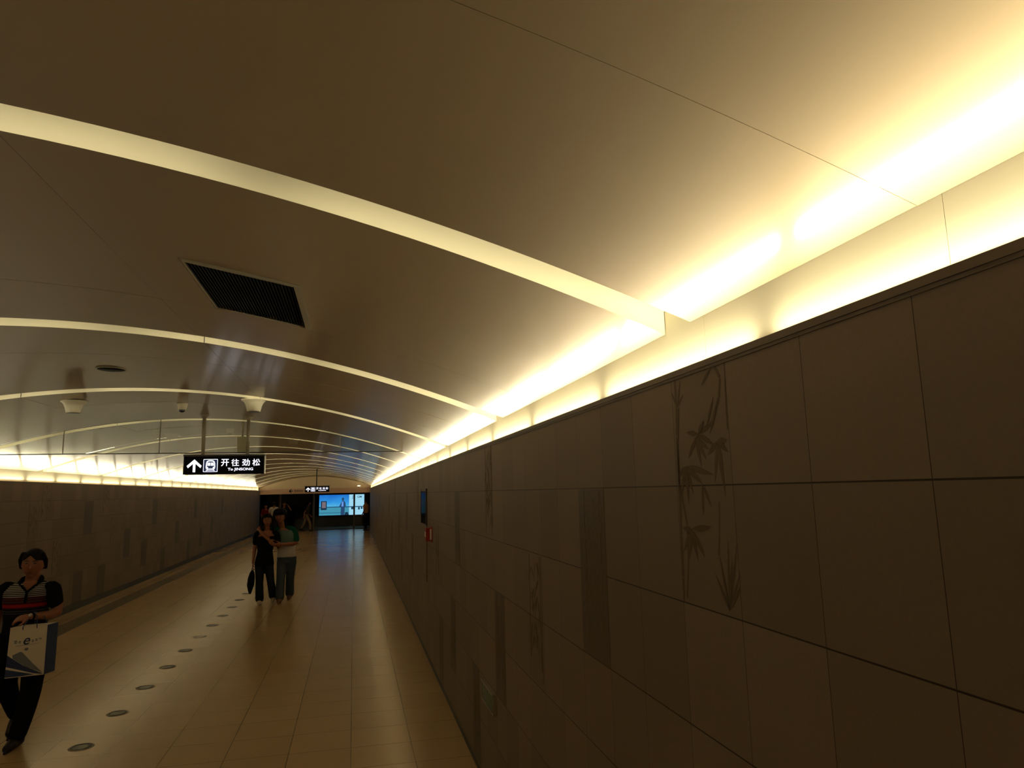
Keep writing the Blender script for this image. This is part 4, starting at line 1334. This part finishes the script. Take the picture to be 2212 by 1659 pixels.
# right arm round her shoulders and down across her chest; left forearm across to meet it
shR = Cp(592, 1147, .16); elR = Cp(559, 1143, -.02); wrR = Cp(581, 1166, -.26)
limb(F.body, [shR, shR.lerp(elR, .5) + Vector((0, .05, .03)), elR, wrR], [.050, .045, .040, .028])
hand(F.body, wrR, (Cp(590, 1176, -.28) - wrR), (0.2, .9, 0), .18, .45, 1)
shL = Cp(634, 1148, .16); elL = Cp(640.5, 1172, .12); wrL = Cp(607, 1176, -.13)
limb(F.body, [shL, elL, wrL], [.050, .041, .028])
hand(F.body, wrL, (Cp(590, 1178, -.22) - wrL), (0, .9, .2), .18, .5, -1)
hL, hR_ = hip + F.lat * .085 + Vector((0, 0, -.07)), hip - F.lat * .085 + Vector((0, 0, -.07))
anR = Cp(604, 1294, .05); anR.z = .085
anL = Cp(625.5, 1290, .45); anL.z = .10
knR = (hR_ + anR) / 2 + F.fwd * .03; knL = (hL + anL) / 2 + F.fwd * .06
for a_, k_, n_ in ((hL, knL, anL), (hR_, knR, anR)):
    limb(F.body, [a_, k_, n_], [.084, .058, .040])
tR, eR = anR + F.fwd * .18, anR - F.fwd * .06; tR.z = eR.z = 0
tL, eL = anL + F.fwd * .18, anL - F.fwd * .06; tL.z = 0; eL.z = .02
foot(F.body, eR + Vector((0, 0, .004)), tR + Vector((0, 0, .004)), .036, .046); foot(F.body, eL + Vector((0, 0, .004)), tL + Vector((0, 0, .004)), .036, .046)
F.put(F.body, 'body', 'skin', .0062, 2)
F.face()
F.hair('fringe', .009, 1.06)
S = torso_secs(F, hip, chest, sh, neck, tw, td, .012)
zb_ = Cp(618, 1175, .16).z
mb = MB()
lo_ = [q_ for q_ in S[1:] if q_[2] < zb_ - .02]
ctr = lo_[-1]
mb.loft([(lo_[0][0], lo_[0][1], lo_[0][2] + .02, lo_[0][3], lo_[0][4])] + lo_[1:] + [(chest.x, chest.y, zb_ - .001, tw[2] + .010, td[2] + .010)], 28, F.a)
F.put(mb, 'shirt_hem', 'white', .010, 2)
mb = MB()
mb.loft([(chest.x, chest.y, zb_ - .006, tw[2] + .012, td[2] + .013)] + [q_ for q_ in S if q_[2] > zb_ + .01][:-1], 28, F.a)
F.put(mb, 'shirt_front', 'palegreen', .010, 2)
for e, A_, B_ in ((-1, shR, shR.lerp(elR, .55) + Vector((0, .05, .03))), (1, shL, elL)):
    mb = MB(); i_ = sh + F.lat * e * .07 + Vector((0, 0, .03))
    limb(mb, [i_, A_ + Vector((0, 0, .004)), A_.lerp(B_, .72)], [.062, .072, .070]); F.put(mb, 'raglan_sleeve', 'green', .010, 2)
mb = MB()
S2 = torso_secs(F, hip, chest, sh, neck, tw, td, .014)[:2]
mb.loft(S2 + [(hip.x, hip.y, hip.z + .06, tw[0] + .002, td[0] + .002)], 26, F.a)
for a_, k_, n_ in ((hL, knL, anL), (hR_, knR, anR)):
    limb(mb, [a_, k_, n_.lerp(k_, .08)], [.100, .080, .084])
F.put(mb, 'jeans', 'denim2', .012, 2)
for h_, t_ in ((eR, tR), (eL, tL)):
    mb = MB(); foot(mb, h_, t_, .054, .064); mb.tube([h_ + Vector((0, 0, .012)), t_ + Vector((0, 0, .012))], [.014, .014], 8); F.put(mb, 'shoe', 'brownshoe', .008, 2)


# ---- people far off at the end of the passage
def distant(label, px, Y, a, top, legs, H=1.66, pose='stand', sleeves=None, hairc='hair'):
    b0 = at_y(px, 1130, Y); b0.z = 0
    F = Figure('person', label, b0, a)
    k = H / 1.66
    U = lambda x, f, z: b0 + F.lat * x * k + F.fwd * f * k + Vector((0, 0, z * k))
    lean = .10 if pose == 'walk' else 0.0
    hc = U(0, lean * 1.5, 1.545)
    F.head(hc, .225 * k, 0, 0)
    hip, chest, sh, neck = U(0, 0, .93), U(0, lean * .7, 1.20), U(0, lean, 1.36), U(0, lean * 1.2, 1.42)
    tw = (.155 * k, .14 * k, .165 * k, .19 * k); td = (.11 * k, .105 * k, .115 * k)
    F.body.loft(torso_secs(F, hip, chest, sh, neck, [v - .01 for v in tw], [v - .01 for v in td]), 22, F.a)
    F.body.tube([neck + Vector((0, 0, -.04)), hc + Vector((0, 0, -.06))], [.052 * k, .05 * k], 12)
    arms = []
    for e in (-1, 1):
        s_ = U(e * .185, lean, 1.33)
        if pose == 'raise' and e == 1:
            l_, w_ = U(.34, .08, 1.22), U(.20, .16, 1.44)
        elif pose == 'walk':
            l_, w_ = U(e * .21, e * .10 - .02, 1.06), U(e * .20, e * .20 + .06, .86)
        else:
            l_, w_ = U(e * .235, -.02, 1.07), U(e * .215, .10, .86)
        limb(F.body, [s_, l_, w_], [.046 * k, .038 * k, .026 * k])
        hand(F.body, w_, (w_ - l_), -F.lat * e, .165 * k, .5, e)
        arms.append((s_, l_))
    L2 = []
    for e in (-1, 1):
        st = {'walk': (.24, -.24), 'stand': (.04, -.04), 'raise': (.05, -.05)}[pose][0 if e < 0 else 1]
        h_, n_ = U(e * .082, 0, .87), U(e * .09, st, .085 if st > 0 or pose != 'walk' else .16)
        kn = (h_ + n_) / 2 + F.fwd * (.03 if pose != 'walk' else .08)
        limb(F.body, [h_, kn, n_], [.08 * k, .055 * k, .038 * k]); L2.append((h_, kn, n_))
        tt, ee = n_ + F.fwd * .16, n_ - F.fwd * .05
        tt.z = 0; ee.z = 0 if n_.z < .1 else .07
        foot(F.body, ee + Vector((0, 0, .004)), tt + Vector((0, 0, .004)), .034, .044)
        mb = MB(); foot(mb, ee, tt, .046, .06); mb.tube([ee + Vector((0, 0, .012)), tt + Vector((0, 0, .012))], [.013, .013], 8); F.put(mb, 'shoe', 'shoe', .012, 1)
    F.put(F.body, 'body', 'skin', .0095, 2)
    F.face()
    F.hair('short', .012)
    mb = MB()
    mb.loft(torso_secs(F, hip, chest, sh, neck, tw, td, .014, z0=hip.z)[:-1], 24, F.a)
    for e, (s_, l_) in zip((-1, 1), arms):
        limb(mb, [sh + F.lat * e * .08, s_, s_.lerp(l_, .6)], [.06 * k, .064 * k, .06 * k])
    F.put(mb, 'shirt', top, .013, 2)
    mb = MB(); S = torso_secs(F, hip, chest, sh, neck, tw, td, .012)[:2]
    mb.loft(S + [(hip.x, hip.y, hip.z + .05 * k, tw[0] + .006, td[0] + .006)], 22, F.a)
    for h_, kn, n_ in L2:
        limb(mb, [h_, kn, n_.lerp(kn, .1)], [.095 * k, .078 * k, .066 * k])
    F.put(mb, 'trousers', legs, .014, 2)
    return F


distant('distant person with back turned in a white shirt, behind the couple', 591, 38.2, PI - .1, 'white', 'denim', 1.68)
distant('distant person in a red shirt at the far left corner', 573, 39.3, .5, 'redcloth', 'denim', 1.55)
distant('distant person in dark clothes with one hand raised, behind the man in green', 613, 39.1, .15, 'blackcloth', 'blackcloth', 1.66, 'raise')
distant('distant person in a brown top and pale trousers walking past the platform doors', 661, 40.7, PI / 2 + .2, 'brown', 'khaki', 1.66, 'walk')
distant('distant person in a tan shirt and black trousers at the far right corner', 790, 39.6, -PI / 2 - .5, 'tan', 'blackcloth', 1.70)
